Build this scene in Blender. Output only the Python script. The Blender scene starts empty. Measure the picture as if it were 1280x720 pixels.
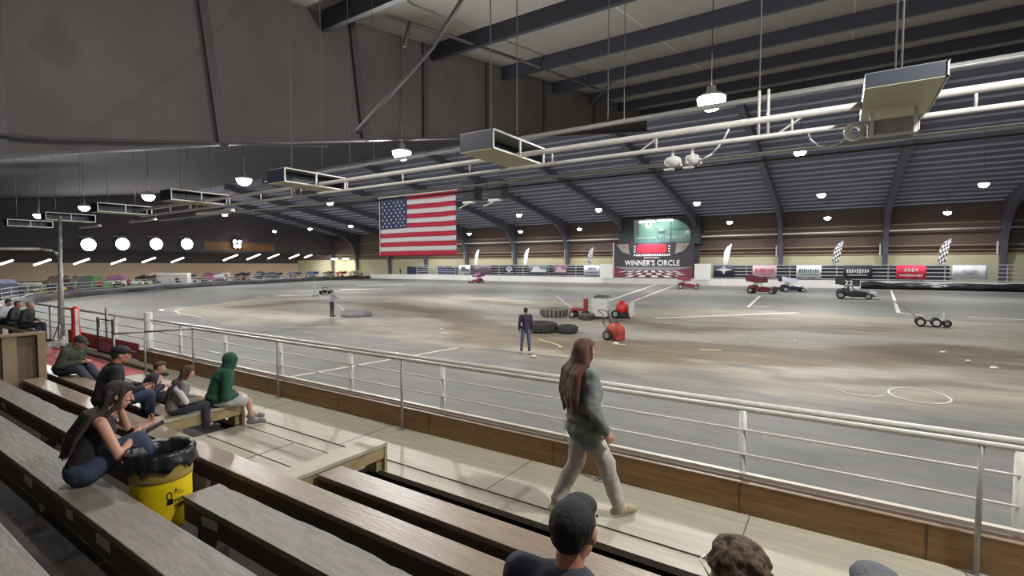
import bpy, bmesh, math, random
import numpy as np
from mathutils import Vector, Matrix, Euler, noise
random.seed(7)
C = bpy.context.scene.collection
PI = math.pi
T = -0.95          # level of the race track; the spectator deck is z = 0

# ------------------------------------------------------------------ materials
def lin(c):
    return tuple(((v/255)/12.92 if v/255 <= .04045 else ((v/255+.055)/1.055)**2.4) for v in c)
MATS = {}
def M(name, rgb, rough=.6, metal=0., var=0., scale=4., stretch=(1,1,1), bump=0., emit=0., spec=.5, alpha=1., rgb2=None, detail=6.):
    if name in MATS: return MATS[name]
    m = bpy.data.materials.new(name); m.use_nodes = True
    nt = m.node_tree; b = nt.nodes['Principled BSDF']
    col = lin(rgb)
    b.inputs['Base Color'].default_value = (*col, 1)
    b.inputs['Roughness'].default_value = rough
    b.inputs['Metallic'].default_value = metal
    b.inputs['Specular IOR Level'].default_value = spec
    if alpha < 1: b.inputs['Alpha'].default_value = alpha
    if emit:
        b.inputs['Emission Color'].default_value = (*col, 1); b.inputs['Emission Strength'].default_value = emit
    if var or bump or rgb2:
        tc = nt.nodes.new('ShaderNodeTexCoord'); mp = nt.nodes.new('ShaderNodeMapping')
        mp.inputs['Scale'].default_value = stretch
        nz = nt.nodes.new('ShaderNodeTexNoise'); nz.inputs['Scale'].default_value = scale; nz.inputs['Detail'].default_value = detail
        nz.inputs['Roughness'].default_value = .65
        nt.links.new(tc.outputs['Object'], mp.inputs['Vector']); nt.links.new(mp.outputs['Vector'], nz.inputs['Vector'])
        if var or rgb2:
            cr = nt.nodes.new('ShaderNodeValToRGB')
            c2 = lin(rgb2) if rgb2 else tuple(v*(1-var) for v in col)
            c1 = col if rgb2 else tuple(min(1, v*(1+var)) for v in col)
            cr.color_ramp.elements[0].position = .3; cr.color_ramp.elements[1].position = .7
            cr.color_ramp.elements[0].color = (*c2, 1); cr.color_ramp.elements[1].color = (*c1, 1)
            nt.links.new(nz.outputs['Fac'], cr.inputs['Fac']); nt.links.new(cr.outputs['Color'], b.inputs['Base Color'])
        if bump:
            bp = nt.nodes.new('ShaderNodeBump'); bp.inputs['Strength'].default_value = bump; bp.inputs['Distance'].default_value = .02
            nt.links.new(nz.outputs['Fac'], bp.inputs['Height']); nt.links.new(bp.outputs['Normal'], b.inputs['Normal'])
    MATS[name] = m
    return m

DECK = M('deck_plywood', (174,167,150), .55, var=.16, scale=3, stretch=(.5,5,1), bump=.15)
SEAT = M('seat_wood', (146,130,114), .33, var=.22, scale=5, stretch=(.6,6,2), bump=.25)
SEATG = M('seat_wood_grey', (128,122,112), .6, var=.2, scale=6, stretch=(.7,4,2), bump=.3)
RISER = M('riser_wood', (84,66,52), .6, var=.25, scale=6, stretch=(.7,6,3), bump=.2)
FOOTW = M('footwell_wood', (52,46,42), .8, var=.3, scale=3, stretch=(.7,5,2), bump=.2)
KICK = M('kick_pine', (134,102,62), .5, var=.3, scale=4, stretch=(.5,5,5), bump=.15)
CAPW = M('cap_paint', (196,188,176), .5, var=.1, scale=9)
RAIL = M('rail_paint', (206,202,194), .35, var=.12, scale=14, metal=.0)
RAILG = M('rail_galvanised', (150,149,146), .4, metal=.2, var=.15, scale=12)
STEEL = M('steel_blue', (34,36,45), .6, var=.1, scale=2)
STEELD = M('steel_dark', (56,54,56), .6, var=.12, scale=2)
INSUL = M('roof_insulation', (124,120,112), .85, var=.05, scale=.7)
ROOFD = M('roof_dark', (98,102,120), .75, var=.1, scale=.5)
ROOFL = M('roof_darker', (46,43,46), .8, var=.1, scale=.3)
PURL = M('purlin_grey', (172,172,188), .45)
WEB = M('rafter_web', (74,68,67), .7, var=.2, scale=.35)
BLACK = M('black_rubber', (22,22,24), .7, var=.2, scale=9)
DARK = M('dark_metal', (38,38,42), .5)
WHITE = M('white_paint', (216,214,208), .5, var=.06, scale=3)
CONC = M('barrier_white', (236,235,230), .6, var=.06, scale=.6)
LAMP = M('lamp_glow', (255,250,242), emit=45)
TUBE = M('tube_glow', (255,248,232), emit=14)
WALLB = M('wall_brown', (98,82,75), .8, var=.18, scale=.6, stretch=(.3,1,3))
WALLP = M('wall_pale', (196,190,158), .8, var=.06, scale=.6)
SKIN = M('skin', (190,138,112), .5, var=.06, scale=20)

# ------------------------------------------------------------------ mesh builder
class MB:
    def __init__(s): s.v = []; s.f = []
    def add(s, vs, fs):
        n = len(s.v); s.v += [tuple(v) for v in vs]; s.f += [tuple(i+n for i in f) for f in fs]; return s
    def box(s, a, b, mtx=None):
        (x0,y0,z0),(x1,y1,z1) = a, b
        vs = [Vector(p) for p in ((x0,y0,z0),(x1,y0,z0),(x1,y1,z0),(x0,y1,z0),(x0,y0,z1),(x1,y0,z1),(x1,y1,z1),(x0,y1,z1))]
        if mtx: vs = [mtx @ v for v in vs]
        return s.add(vs, [(0,3,2,1),(4,5,6,7),(0,1,5,4),(1,2,6,5),(2,3,7,6),(3,0,4,7)])
    def cyl(s, a, b, r, r2=None, n=12, cap=True):
        a, b = Vector(a), Vector(b); r2 = r if r2 is None else r2
        d = (b-a); L = d.length or 1e-6; d = d/L
        u = d.cross((0,0,1) if abs(d.z) < .9 else (1,0,0)).normalized(); w = d.cross(u)
        vs = []
        for c, rr in ((a,r),(b,r2)):
            for i in range(n):
                t = 2*PI*i/n; vs.append(c + u*math.cos(t)*rr + w*math.sin(t)*rr)
        fs = [(i,(i+1)%n,n+(i+1)%n,n+i) for i in range(n)]
        if cap: fs += [tuple(range(n-1,-1,-1)), tuple(range(n,2*n))]
        return s.add(vs, fs)
    def path(s, pts, r, n=10):
        for a, b in zip(pts, pts[1:]): s.cyl(a, b, r, n=n)
        for p in pts[1:-1]: s.ell(p, (r,r,r), n=n)
        return s
    def ell(s, c, r, n=12, mtx=None):
        c = Vector(c); m = max(6, n//2); vs = []; 
        def P(x,y,z):
            v = Vector((x*r[0], y*r[1], z*r[2]))
            if mtx: v = mtx @ v
            return c+v
        vs.append(P(0,0,-1))
        for j in range(1, m):
            a = -PI/2+PI*j/m
            for i in range(n):
                t = 2*PI*i/n; vs.append(P(math.cos(a)*math.cos(t), math.cos(a)*math.sin(t), math.sin(a)))
        vs.append(P(0,0,1)); top = len(vs)-1; fs = []
        for i in range(n): fs.append((0, 1+(i+1)%n, 1+i))
        for j in range(m-2):
            for i in range(n):
                a = 1+j*n+i; b = 1+j*n+(i+1)%n; fs.append((a,b,b+n,a+n))
        for i in range(n): fs.append((1+(m-2)*n+i, 1+(m-2)*n+(i+1)%n, top))
        return s.add(vs, fs)
    def cap(s, a, b, ra, rb=None, n=14):
        rb = ra if rb is None else rb
        s.cyl(a, b, ra, rb, n=n); s.ell(a, (ra,)*3, n=n); s.ell(b, (rb,)*3, n=n); return s
    def lathe(s, prof, c=(0,0,0), axis='z', n=24):
        c = Vector(c); vs = []
        for r, h in prof:
            for i in range(n):
                t = 2*PI*i/n; x, y = r*math.cos(t), r*math.sin(t)
                vs.append(c + (Vector((x,y,h)) if axis=='z' else Vector((x,h,y)) if axis=='y' else Vector((h,x,y))))
        fs = []
        for j in range(len(prof)-1):
            for i in range(n): fs.append((j*n+i, j*n+(i+1)%n, (j+1)*n+(i+1)%n, (j+1)*n+i))
        return s.add(vs, fs)
    def prism(s, poly, vec):
        vec = Vector(vec); n = len(poly); vs = [Vector(p) for p in poly]; vs += [v+vec for v in vs]
        return s.add(vs, [tuple(range(n-1,-1,-1)), tuple(range(n,2*n))] + [(i,(i+1)%n,n+(i+1)%n,n+i) for i in range(n)])
    def build(s, name, mat, parent=None, smooth=False, bevel=0):
        me = bpy.data.meshes.new(name); me.from_pydata(s.v, [], s.f); me.validate()
        bm = bmesh.new(); bm.from_mesh(me); bmesh.ops.recalc_face_normals(bm, faces=bm.faces); bm.to_mesh(me); bm.free()
        if smooth: me.polygons.foreach_set('use_smooth', [True]*len(me.polygons))
        me.materials.append(mat)
        o = bpy.data.objects.new(name, me); C.objects.link(o)
        if parent: o.parent = parent
        if bevel:
            b = o.modifiers.new('b', 'BEVEL'); b.width = bevel; b.segments = 2; b.limit_method = 'ANGLE'
        return o

def tag(o, label=None, cat=None, group=None, kind=None):
    if label: o['label'] = label
    if cat: o['category'] = cat
    if group: o['group'] = group
    if kind: o['kind'] = kind
    return o
def struct(o, label=None, cat=None):
    return tag(o, label, cat, None, 'structure')
def empty(name, loc=(0,0,0), rz=0.):
    o = bpy.data.objects.new(name, None); C.objects.link(o); o.location = loc; o.rotation_euler = (0,0,rz); o.empty_display_size = .1
    return o
def copy_tree(o, parent=None):
    c = o.copy(); C.objects.link(c); c.parent = parent
    for ch in list(o.children):
        copy_tree(ch, c)
    return c
ORD = ['leftmost','second from the left','third from the left','fourth from the left','fifth from the left','sixth from the left','seventh from the left','eighth from the left','ninth from the left','tenth from the left','eleventh from the left','twelfth from the left','thirteenth from the left']
def ordn(i, n):
    if i == n-1: return 'rightmost'
    if i == n-2 and n > 4: return 'second from the right'
    return ORD[i]

# ------------------------------------------------------------------ race track floor
def seg_d(px, py, pts):
    d = np.full(px.shape, 1e9)
    for (ax,ay),(bx,by) in zip(pts, pts[1:]):
        vx, vy = bx-ax, by-ay; L = vx*vx+vy*vy
        t = np.clip(((px-ax)*vx+(py-ay)*vy)/L, 0, 1)
        d = np.minimum(d, np.hypot(px-ax-t*vx, py-ay-t*vy))
    return d
def inside(px, py, poly):
    r = np.zeros(px.shape, bool); n = len(poly)
    for i in range(n):
        (ax,ay),(bx,by) = poly[i], poly[(i+1)%n]
        if ay == by: continue
        c = ((ay > py) != (by > py)) & (px < (bx-ax)*(py-ay)/(by-ay)+ax); r ^= c
    return r
xs = np.concatenate([np.arange(-140,-62,1.2), np.arange(-62,14,.34), np.arange(14,32,1.2)])
ys = np.concatenate([np.arange(-8,6,2.), np.arange(6,24,.2), np.arange(24,48,.42), np.arange(48,94.5,1.2)])
gx, gy = np.meshgrid(xs, ys); nx, ny = len(xs), len(ys)
px, py = gx.ravel(), gy.ravel()
def fbm(sx, sy, seed):
    return np.array([noise.fractal(Vector((x*sx+seed, y*sy, seed*.7)), .9, 2.1, 5) for x, y in zip(px, py)])
n1 = fbm(.09,.2,3.1); n2 = fbm(.35,.9,11.7); n3 = fbm(.04,.07,23.)
INF = [(-41.3,16.7),(-44.8,19.7),(-51.7,27.3),(-53,34),(-48,41),(-36,43.5),(-24,42),(-13,39),(-2.5,41.5),(9.3,40.5),(31,39),(31,17.5),(12,16.8),(3.5,15.8),(-2.6,14.9),(-7,14),(-12.5,15),(-20.9,15.2),(-33,14.6)]
d = seg_d(px, py, INF+[INF[0]]); sd = np.where(inside(px,py,INF), d, -d)
dirt = 1/(1+np.exp(-(sd+n1*2.0+n2*1.4-.5)*2.6))
def path_mask(pts, w, soft, nn):
    return 1/(1+np.exp((seg_d(px,py,pts)-w+nn*w*1.1+n2*w*.5)/(soft*.45)))
br = path_mask([(-40,21.8),(-41,27.5),(-33,29.6),(-23.3,27),(-15.5,20.5),(-11.5,17.6),(-5.8,18.6),(-2,19.5),(1.4,23.7),(4.4,26)], 1.6, .45, n1)
br = np.maximum(br, .7*path_mask([(-28,37.3),(-17.9,33.8),(-11.7,28.5),(-6.5,26.5),(-3,29.5),(2,31.5)], 1.0, .5, n2))
br = np.maximum(br, .85*path_mask([(-5,20.5),(-2,21),(1,21.5),(3.3,23.5)], 1.7, .5, n1))
lt = path_mask([(-37,18.2),(-29,18.6),(-24,19.8),(-21.6,22)], 1.8, .6, n2)
lt = np.maximum(lt, .9*path_mask([(-46,25),(-44,33),(-36,37),(-28,32.8),(-21,31.6),(-15.7,30),(-11,25.5),(-6,23.6),(-1.6,27.6),(5,28.5)], 1.5, .7, n1))
lt = np.maximum(lt, .8*path_mask([(-1.6,17.6),(.4,18.8),(2.2,20.2)], .8, .35, n2))
dk = path_mask([(-23.7,15.2),(-24.3,17.2),(-26,19.2)], .7, .35, n2)
dk = np.maximum(dk, path_mask([(-3.4,18.1),(-1.8,17.6),(-1.2,16.6),(.6,17.1),(2.6,18.4),(5,18.2)], .35, .22, n2))
dk = np.maximum(dk, .6*path_mask([(-14,15.4),(-8,14.6),(-2,15.4),(4,16.4)], .7, .5, n1))
dk = np.maximum(dk, .7*path_mask([(-44,20),(-51,28),(-51.5,34),(-46,40.5),(-36,42.6),(-22,41.6),(-12,38.6)], .55, .3, n2))
col_asph = np.array(lin((121,120,117))); col_dirt = np.array(lin((147,141,128))); col_br = np.array(lin((117,104,86)))
col_lt = np.array(lin((176,171,160))); col_dk = np.array(lin((92,89,84)))
A = col_asph[None]*(1+.16*n3+.16*n2)[:,None]
Dm = col_dirt[None]*(1+.2*n1+.24*n2)[:,None]
def mixc(a, b, f): return a*(1-f)[:,None]+b*f[:,None]
Dm = mixc(Dm, col_lt[None]*(1+.12*n2)[:,None], np.clip(lt,0,1)*.9)
Dm = mixc(Dm, col_br[None]*(1+.25*n2)[:,None], np.clip(br,0,1)*.95)
rgb = mixc(A, Dm, dirt); rgb = mixc(rgb, np.repeat(col_dk[None], len(px), 0), np.clip(dk,0,1)*.6)
rgb = np.clip(rgb, .01, .9)
me = bpy.data.meshes.new('floor'); fs = [(j*nx+i, j*nx+i+1, (j+1)*nx+i+1, (j+1)*nx+i) for j in range(ny-1) for i in range(nx-1)]
me.from_pydata([(float(x),float(y),T) for x,y in zip(px,py)], [], fs)
at = me.color_attributes.new('dirt', 'FLOAT_COLOR', 'POINT')
at.data.foreach_set('color', np.concatenate([rgb, np.ones((len(px),1))], 1).ravel())
m = bpy.data.materials.new('track_surface'); m.use_nodes = True; nt = m.node_tree; b = nt.nodes['Principled BSDF']
va = nt.nodes.new('ShaderNodeVertexColor'); va.layer_name = 'dirt'
tc = nt.nodes.new('ShaderNodeTexCoord'); mp = nt.nodes.new('ShaderNodeMapping'); mp.inputs['Scale'].default_value = (.28,1.3,1)
nz = nt.nodes.new('ShaderNodeTexNoise'); nz.inputs['Scale'].default_value = 2.2; nz.inputs['Detail'].default_value = 9; nz.inputs['Roughness'].default_value = .7
cr = nt.nodes.new('ShaderNodeValToRGB'); cr.color_ramp.elements[0].position=.25; cr.color_ramp.elements[1].position=.75
cr.color_ramp.elements[0].color=(.76,.76,.76,1); cr.color_ramp.elements[1].color=(1.2,1.2,1.2,1)
mx = nt.nodes.new('ShaderNodeMix'); mx.data_type='RGBA'; mx.blend_type='MULTIPLY'; mx.inputs[0].default_value=1
nt.links.new(tc.outputs['Object'], mp.inputs['Vector']); nt.links.new(mp.outputs['Vector'], nz.inputs['Vector']); nt.links.new(nz.outputs['Fac'], cr.inputs['Fac'])
nt.links.new(va.outputs['Color'], mx.inputs[6]); nt.links.new(cr.outputs['Color'], mx.inputs[7]); nt.links.new(mx.outputs[2], b.inputs['Base Color'])
b.inputs['Roughness'].default_value = .62; b.inputs['Specular IOR Level'].default_value = .13
bp = nt.nodes.new('ShaderNodeBump'); bp.inputs['Strength'].default_value=.25; bp.inputs['Distance'].default_value=.05
nt.links.new(nz.outputs['Fac'], bp.inputs['Height']); nt.links.new(bp.outputs['Normal'], b.inputs['Normal'])
me.materials.append(m)
floor = bpy.data.objects.new('floor', me); C.objects.link(floor); struct(floor)

CHALK = M('chalk_line', (214,210,200), .8, var=.12, scale=3); YEL = M('chalk_yellow', (214,200,150), .8)
def ribbon(pts, w, name='painted_line', mat=CHALK, closed=False, z=T+.012, parent=floor):
    b = MB(); P = [Vector((x,y,z)) for x,y in pts]
    if closed: P.append(P[0])
    L = []; R = []
    for i,p in enumerate(P):
        a = P[max(0,i-1)]; c = P[min(len(P)-1,i+1)]
        if closed and i in (0,len(P)-1): a, c = P[-2], P[1]
        t = (c-a).normalized(); n = Vector((-t.y,t.x,0))*w/2
        L.append(p+n); R.append(p-n)
    for i in range(len(P)-1):
        b.add([L[i],R[i],R[i+1],L[i+1]], [(0,1,2,3)])
    o = b.build(name, mat, parent); return o
ribbon([(-13.65,8.56),(-12.82,15.45)], .13)
ribbon([(-17.84,42.85),(-26.4,85.2)], .34); ribbon([(-15.64,43.12),(-22.6,82.5)], .26)
ribbon([(-6.01,43.3),(-7.13,59.9)], .22); ribbon([(-9.65,30.94),(-2.33,40.18)], .5)
ribbon([(5.84,82.8),(3.56,44.06)], .24); ribbon([(3.56,44.06),(4.8,42.5)], .3); ribbon([(7.06,43.1),(9.52,42.5),(12.5,41.9)], .45)
ribbon([(.03,15.87),(.2,15.62),(.44,15.45),(.8,15.5),(1.04,15.75)], .05)
ribbon([(1.79+.62*math.cos(t)*1.0, 16.3+.85*math.sin(t)) for t in [2*PI*i/40 for i in range(40)]], .055, closed=True)
ribbon([(-34,15.5),(-38,15.9),(-40.4,16.6),(-42.3,17.9),(-43.4,19.4),(-44.2,21.6),(-46.5,25.2),(-50.5,31)], .16)
M('patch_white', (235,232,224), .5)
for pts, w in (([(-62.1,60.6),(-66.3,53.9)], 1.5), ([(-54.1,48.6),(-57.2,43.8)], 1.1), ([(-50,36),(-51,31)], .8), ([(-41.4,16.2),(-42.8,16.6)],.28)):  # plain white strips laid flat towards the left curve
    ribbon(pts, w, 'white_patch', M('patch_white',(0,0,0)))
for pts, w in (([(-8.02,19.84),(-7.43,19.97)],.16), ([(-4.54,20.45),(-3.79,20.73)],.16), ([(-11.33,19.3),(-9.64,18.26)],.1), ([(-15,43.3),(-13.6,43)],.3), ([(-5.6,43.8),(-4.6,44.6)],.25)):
    ribbon(pts, w, 'painted_mark', YEL)
dots = [(-17.21,19.44),(-15.91,18.15),(-22.05,33.68),(-20.82,29.45),(-3.02,23.13),(-1.53,24.91),(3.4,24.83),(3.82,23.02),(4.27,21.89),(-9.36,17.73),(-7.85,19.95),(-9.18,15.35),(-20.6,28.85)]
where = ['near the left curve','short of the rail crossing line','far back in the infield','beside two tyres in mid infield','right of the yellow mark','below the trailer','nearest the parked trailer','in the right hand scuffed dirt','lowest in the right hand scuffed dirt','just beyond the long haired walker','left of the red blower','in front of the lone official','behind the flat tyres']
for (x,y), wtxt in zip(dots, where):
    b = MB(); r = .07+.03*random.random()
    b.ell((0,0,r*.45), (r*1.2,r*.8,r*.5), n=8); b.ell((r*.7,r*.3,r*.3), (r*.6,r*.5,r*.35), n=8)
    o = b.build('paper_scrap', WHITE, smooth=True); o.location = (x,y,T); o.rotation_euler.z = random.random()*3
    tag(o, 'small crumpled white scrap on the dirt ' + wtxt, 'litter', 'white scraps on the infield dirt')

# ------------------------------------------------------------------ deck and bleachers
def strip(name, a, b, mat, parent=None, bevel=0): return MB().box(a, b).build(name, mat, parent, bevel=bevel)
deck = strip('floor_deck', (-26,4.19,-.06), (4.5,5.16,0), DECK); struct(deck)
strip('deck_board', (-26,3.92,-.06), (4.5,4.16,0), DECK, deck)
strip('deck_board', (-7.46,2.72,-.06), (-4.64,3.9,0), DECK, deck)
strip('deck_board', (-26,3.36,-.06), (-12.5,3.9,0), DECK, deck)
SLOT = M('deck_joint', (40,34,28), .9)
for xx in (-10.4,-7.98,-5.54,-3.1,-.66,1.78): strip('deck_joint', (xx,4.19,.0), (xx+.007,5.14,.002), SLOT, deck)
strip('deck_joint', (-7.4,3.38,0), (-4.66,3.4,.002), SLOT, deck); strip('deck_joint', (-6.1,2.74,0), (-6.085,3.88,.002), SLOT, deck)
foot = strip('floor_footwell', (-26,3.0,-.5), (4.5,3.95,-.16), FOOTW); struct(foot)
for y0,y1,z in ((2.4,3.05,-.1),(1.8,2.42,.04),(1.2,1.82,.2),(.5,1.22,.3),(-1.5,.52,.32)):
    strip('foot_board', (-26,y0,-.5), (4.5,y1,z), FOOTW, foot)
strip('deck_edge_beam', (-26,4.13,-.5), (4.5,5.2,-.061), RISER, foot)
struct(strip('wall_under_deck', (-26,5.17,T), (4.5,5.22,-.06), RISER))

def plank(label, x0, x1, y0, y1, z, mat=SEAT, ragged=False, riser=.15, group='long bleacher seat planks'):
    e = empty('bench_plank', ((x0+x1)/2,(y0+y1)/2,z-.2)); h = (x1-x0)/2; w = (y1-y0)/2
    b = MB(); n = max(2, int((x1-x0)/.09)) if ragged else 2
    pts = [(-h+2*h*i/(n-1), w + (noise.noise(Vector(((-h+2*h*i/(n-1)+x0)*2.3, z*9, 0)))*.022+random.uniform(-.006,.006) if ragged else 0), .15) for i in range(n)]
    poly = [(-h,-w,.15)] + [(h,-w,.15)] + pts[::-1]
    b.prism(poly, (0,0,.05)); b.build('seat_board', mat, e, bevel=0 if ragged else .006)
    MB().box((-h,-w+.004,.15-riser), (h,-w+.04,.149)).build('riser_board', RISER, e)
    for k in range(max(2, int((x1-x0)/2.2))):
        xx = -h+.15+(2*h-.3)*k/max(1, int((x1-x0)/2.2)-1)
        MB().box((xx-.03,-w+.05,-.3), (xx+.03,w-.03,.148)).build('support', RISER, e)
    tag(e, label, 'bench', group); return e
plank('worn wooden seat plank of the lowest row, right of the cross bench end', -4.33, 3.2, 3.01, 3.285, .30)
plank('wooden seat plank of the lowest row under the person in the olive hoodie', -20, -7.8, 3.01, 3.285, .30)
plank('long shiny worn seat plank of the second row, meeting both cross benches', -11.8, 3.2, 2.44, 2.69, .41)
plank('grey ragged-edged seat plank running right from the yellow drum', -4.44, 3.2, 1.84, 2.13, .51, SEATG, True)
plank('grey seat plank running left from the yellow drum to the panel', -11.8, -4.96, 1.84, 2.13, .51, SEATG, True)
plank('broad seat plank the woman in the tank top sits on', -11.8, 3.2, 1.21, 1.51, .62, SEATG)
plank('nearest seat plank in the bottom left corner', -11.8, -.3, .5, .8, .73, SEATG)
LWOOD = M('cross_bench_wood', (160,142,104), .5, var=.2, scale=5, stretch=(5,.6,3), bump=.2)
def cross_bench(x, label):
    e = empty('cross_bench', (x,3.35,0))
    MB().box((-.14,-.62,.29), (.14,.62,.335)).build('seat_board', M('cross_bench_top', (172,164,142), .5, var=.15, scale=5, stretch=(5,.6,3)), e, bevel=.005)
    MB().box((.08,-.62,.15), (.12,.60,.289)).build('side_board', LWOOD, e, bevel=.004)
    for yy in (.5,-.3): MB().box((-.13,yy,0 if x < -5 or yy > 0 else -.15), (.079,yy+.09,.288)).build('leg', LWOOD, e, bevel=.004)
    MB().box((.0,.58,0), (.13,.619,.289)).build('end_board', LWOOD, e)
    tag(e, label, 'bench', 'short cross benches')
cross_bench(-4.5, 'short cross bench with nobody on it, at the left ends of the lowest planks')
cross_bench(-7.6, 'short cross bench under the boy in the green hoodie')

# kick boards and edge trim
kb = strip('trim_1', (-14.62,5.14,0), (1.28,5.18,.145), KICK); struct(kb)
strip('upper_board', (-14.62,5.144,.15), (1.28,5.18,.295), KICK, kb)
strip('seam_batten', (-14.62,5.147,.1449), (1.28,5.175,.151), M('seam',(200,180,150),.6), kb)
for xx in (-13,-10.9,-8.85,-6.8,-4.8,-2.8,-.75,.65): strip('joint_post', (xx-.006,5.137,0), (xx+.006,5.141,.295), RISER, kb)
cap = strip('trim_2', (-14.62,5.36,.27), (1.28,5.42,.31), CAPW); struct(cap)
strip('inner_cap', (-14.62,5.14,.297), (1.28,5.185,.306), M('cap_tan',(176,156,130),.5,var=.15,scale=9), cap)
strip('outer_board', (-14.62,5.19,.2), (1.28,5.36,.262), RISER, cap)

# outer guard rail: painted posts, tubes and two rods
e = empty('guard_rail', (-7,5.46,0)); X0 = -7
for xx in (-13.05,-10.98,-8.92,-6.87,-4.82,-2.79,-.78,1.24):
    MB().cyl((xx-X0,-.0,-.5), (xx-X0,0,.975), .036, n=12).build('post', RAIL, e, True)
for k, zz, r in ((0,1.0,.03),(1,.92,.012)):
    MB().cyl((-14.6-X0,0,zz), (1.3-X0,0,zz), r, n=12).build('top_tube' if k==0 else 'under_tube', RAIL, e, True)
for zz in (.735,.485): MB().cyl((-14.6-X0,-.03,zz), (1.24-X0,-.03,zz), .011, n=8).build('rod', RAIL, e, True)
tag(e, 'long white painted tube guard rail with two rods, standing beyond the pine kick board', 'railing')
# inner grey rail on the deck
e = empty('deck_handrail', (-5,5.08,0)); X0 = -5
for xx in (-11.58,-8.41,-5.27,-2.17,.94):
    MB().cyl((xx-X0,0,0.012), (xx-X0,0,1.03), .02, n=10).build('post', RAILG, e, True)
    MB().box((xx-X0-.06,-.05,0), (xx-X0+.06,.05,.012)).build('foot_plate', RAILG, e)
MB().cyl((-11.58-X0,0,1.045), (1.5-X0,0,1.045), .022, n=10).build('top_tube', RAIL, e, True)
MB().path([(-11.58-X0,0,1.03),(-12.5-X0,-.55,.96),(-12.95-X0,-.95,.93)], .02).build('return_tube', RAILG, e, True)
for p in ((-12.5-X0,-.55),(-12.95-X0,-.95)): MB().cyl((*p,0), (*p,.9), .018).build('return_post', RAILG, e, True)
tag(e, 'grey steel handrail on slim posts along the inside edge of the deck', 'railing')
# left piece of rail
e = empty('guard_rail', (-18,5.4,0))
MB().cyl((3.35,0,-.6), (3.35,0,1.2), .09, n=14).build('end_post', RAIL, e, True)
for xx in (-4.4,-2.2,1.2): MB().cyl((xx,0,-.5),(xx,0,1.0),.04).build('post', RAIL, e, True)
MB().cyl((-7,0,1.02),(3.35,0,1.0),.035).build('top_tube', RAIL, e, True)
for zz in (.75,.5,.3): MB().cyl((-7,0,zz),(3.35,0,zz),.013,n=8).build('rod', RAIL, e, True)
tag(e, 'left stretch of white guard rail ending at the thick white post', 'railing')
PINK = M('red_sheet', (176,92,88), .7, var=.15, scale=3)
b = MB().box((-2.6,-.01,0), (2.6,.012,.42)); o = b.build('banner_strip', PINK); o.location = (-17.3,5.2,.0)
tag(o, 'dull red sheet fixed along the foot of the left railing', 'banner')
RED = M('bright_red', (226,52,46), .55, var=.1, scale=6)
e = empty('padded_post', (-18.3,4.95,0))
MB().lathe([(0,.02),(.1,.03),(.12,.3),(.1,.6),(.085,.9),(.1,1.15),(.06,1.2),(0,1.21)], n=14).build('foam_pad', RED, e, True)
MB().cyl((0,0,0),(0,0,1.23),.03).build('post', RAILG, e)
MB().box((.1,-.04,.1),(.12,.04,1.15)).build('white_seam', WHITE, e)
tag(e, 'bright red padded upright post beside the left deck railing', 'post')
e = empty('gate_frame', (-16.5,5.08,0))
for xx in (-.55,.5): MB().box((xx-.02,-.02,0),(xx+.02,.02,.97)).build('upright', DARK, e)
for zz in (.04,.45,.93): MB().box((-.55,-.015,zz-.015),(.5,.015,zz+.015)).build('crossbar', DARK, e)
MB().box((-.5,.0,.08),(.45,.01,.42)).build('lower_panel', M('pink_mesh',(206,132,150),.7), e)
MB().box((-.1,.03,.1),(.02,.06,1.25)).build('white_stake', RAIL, e)
tag(e, 'narrow dark metal gate frame with a pink lower panel', 'gate')
o = MB().box((-.12,-.01,-.12),(.12,.01,.12)).build('notice_card', WHITE); o.location=(-17.9,5.36,.72)
tag(o, 'small blank white card tied to the left railing', 'sign')
o = MB().box((-3.2,-.62,0),(3.0,.62,.012)).build('floor_mat', M('red_mat',(196,92,98),.7,var=.15,scale=2,stretch=(.5,4,1))); o.location=(-15.9,4.05,.001)
tag(o, 'faded red mat lying on the deck at the left', 'mat')
o = MB().box((-3.2,-.02,0),(3.6,.06,.05)).build('wooden_curb', RISER); o.location=(-15.7,4.75,0)
tag(o, 'low dark timber curb along the red mat', 'curb')
# steel pole and bent arm
e = empty('steel_pole', (-20.9,5.25,0))
MB().cyl((0,0,0),(0,.12,3.98),.06,.045,n=14).build('shaft', RAILG, e, True)
MB().box((-.15,-.15,0),(.15,.15,.02)).build('base_plate', RAILG, e)
for s in (-1,1): MB().cyl((s*.3,-.1,0),(0,0,.55),.02).build('brace', RAILG, e, True)
tag(e, 'tall slightly leaning grey steel pole at the left end of the rail', 'pole')
e = empty('bent_pipe', (-22,5.62,0))
MB().path([(0,0,0),(0,0,2.5),(0,-.06,2.75),(0,-.2,2.88),(0,-.5,2.93),(0,-2.2,2.9)], .05).build('pipe', RAILG, e, True)
tag(e, 'grey pipe with a rounded bend running off to the left', 'pipe')
# wooden end panel
e = empty('end_panel', (-11.9,1.0,0))
PW = M('panel_wood', (96,78,60), .6, var=.2, scale=4, stretch=(1,3,.6), bump=.15)
MB().box((-.03,-2.2,.0),(.0,1.72,1.17)).build('sheet', PW, e)
MB().box((-.05,-2.2,1.17),(.09,1.78,1.215)).build('top_rail', M('panel_trim',(132,114,88),.6,var=.15,scale=5), e, bevel=.004)
MB().box((-.04,1.66,-.05),(.09,1.77,1.168)).build('end_post', M('panel_trim',(0,0,0)), e, bevel=.004)
MB().box((.001,1.22,.0),(.05,1.40,1.168)).build('batten', M('panel_trim',(0,0,0)), e)
tag(e, 'brown wooden partition panel closing the left end of the seat rows', 'panel')
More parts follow.
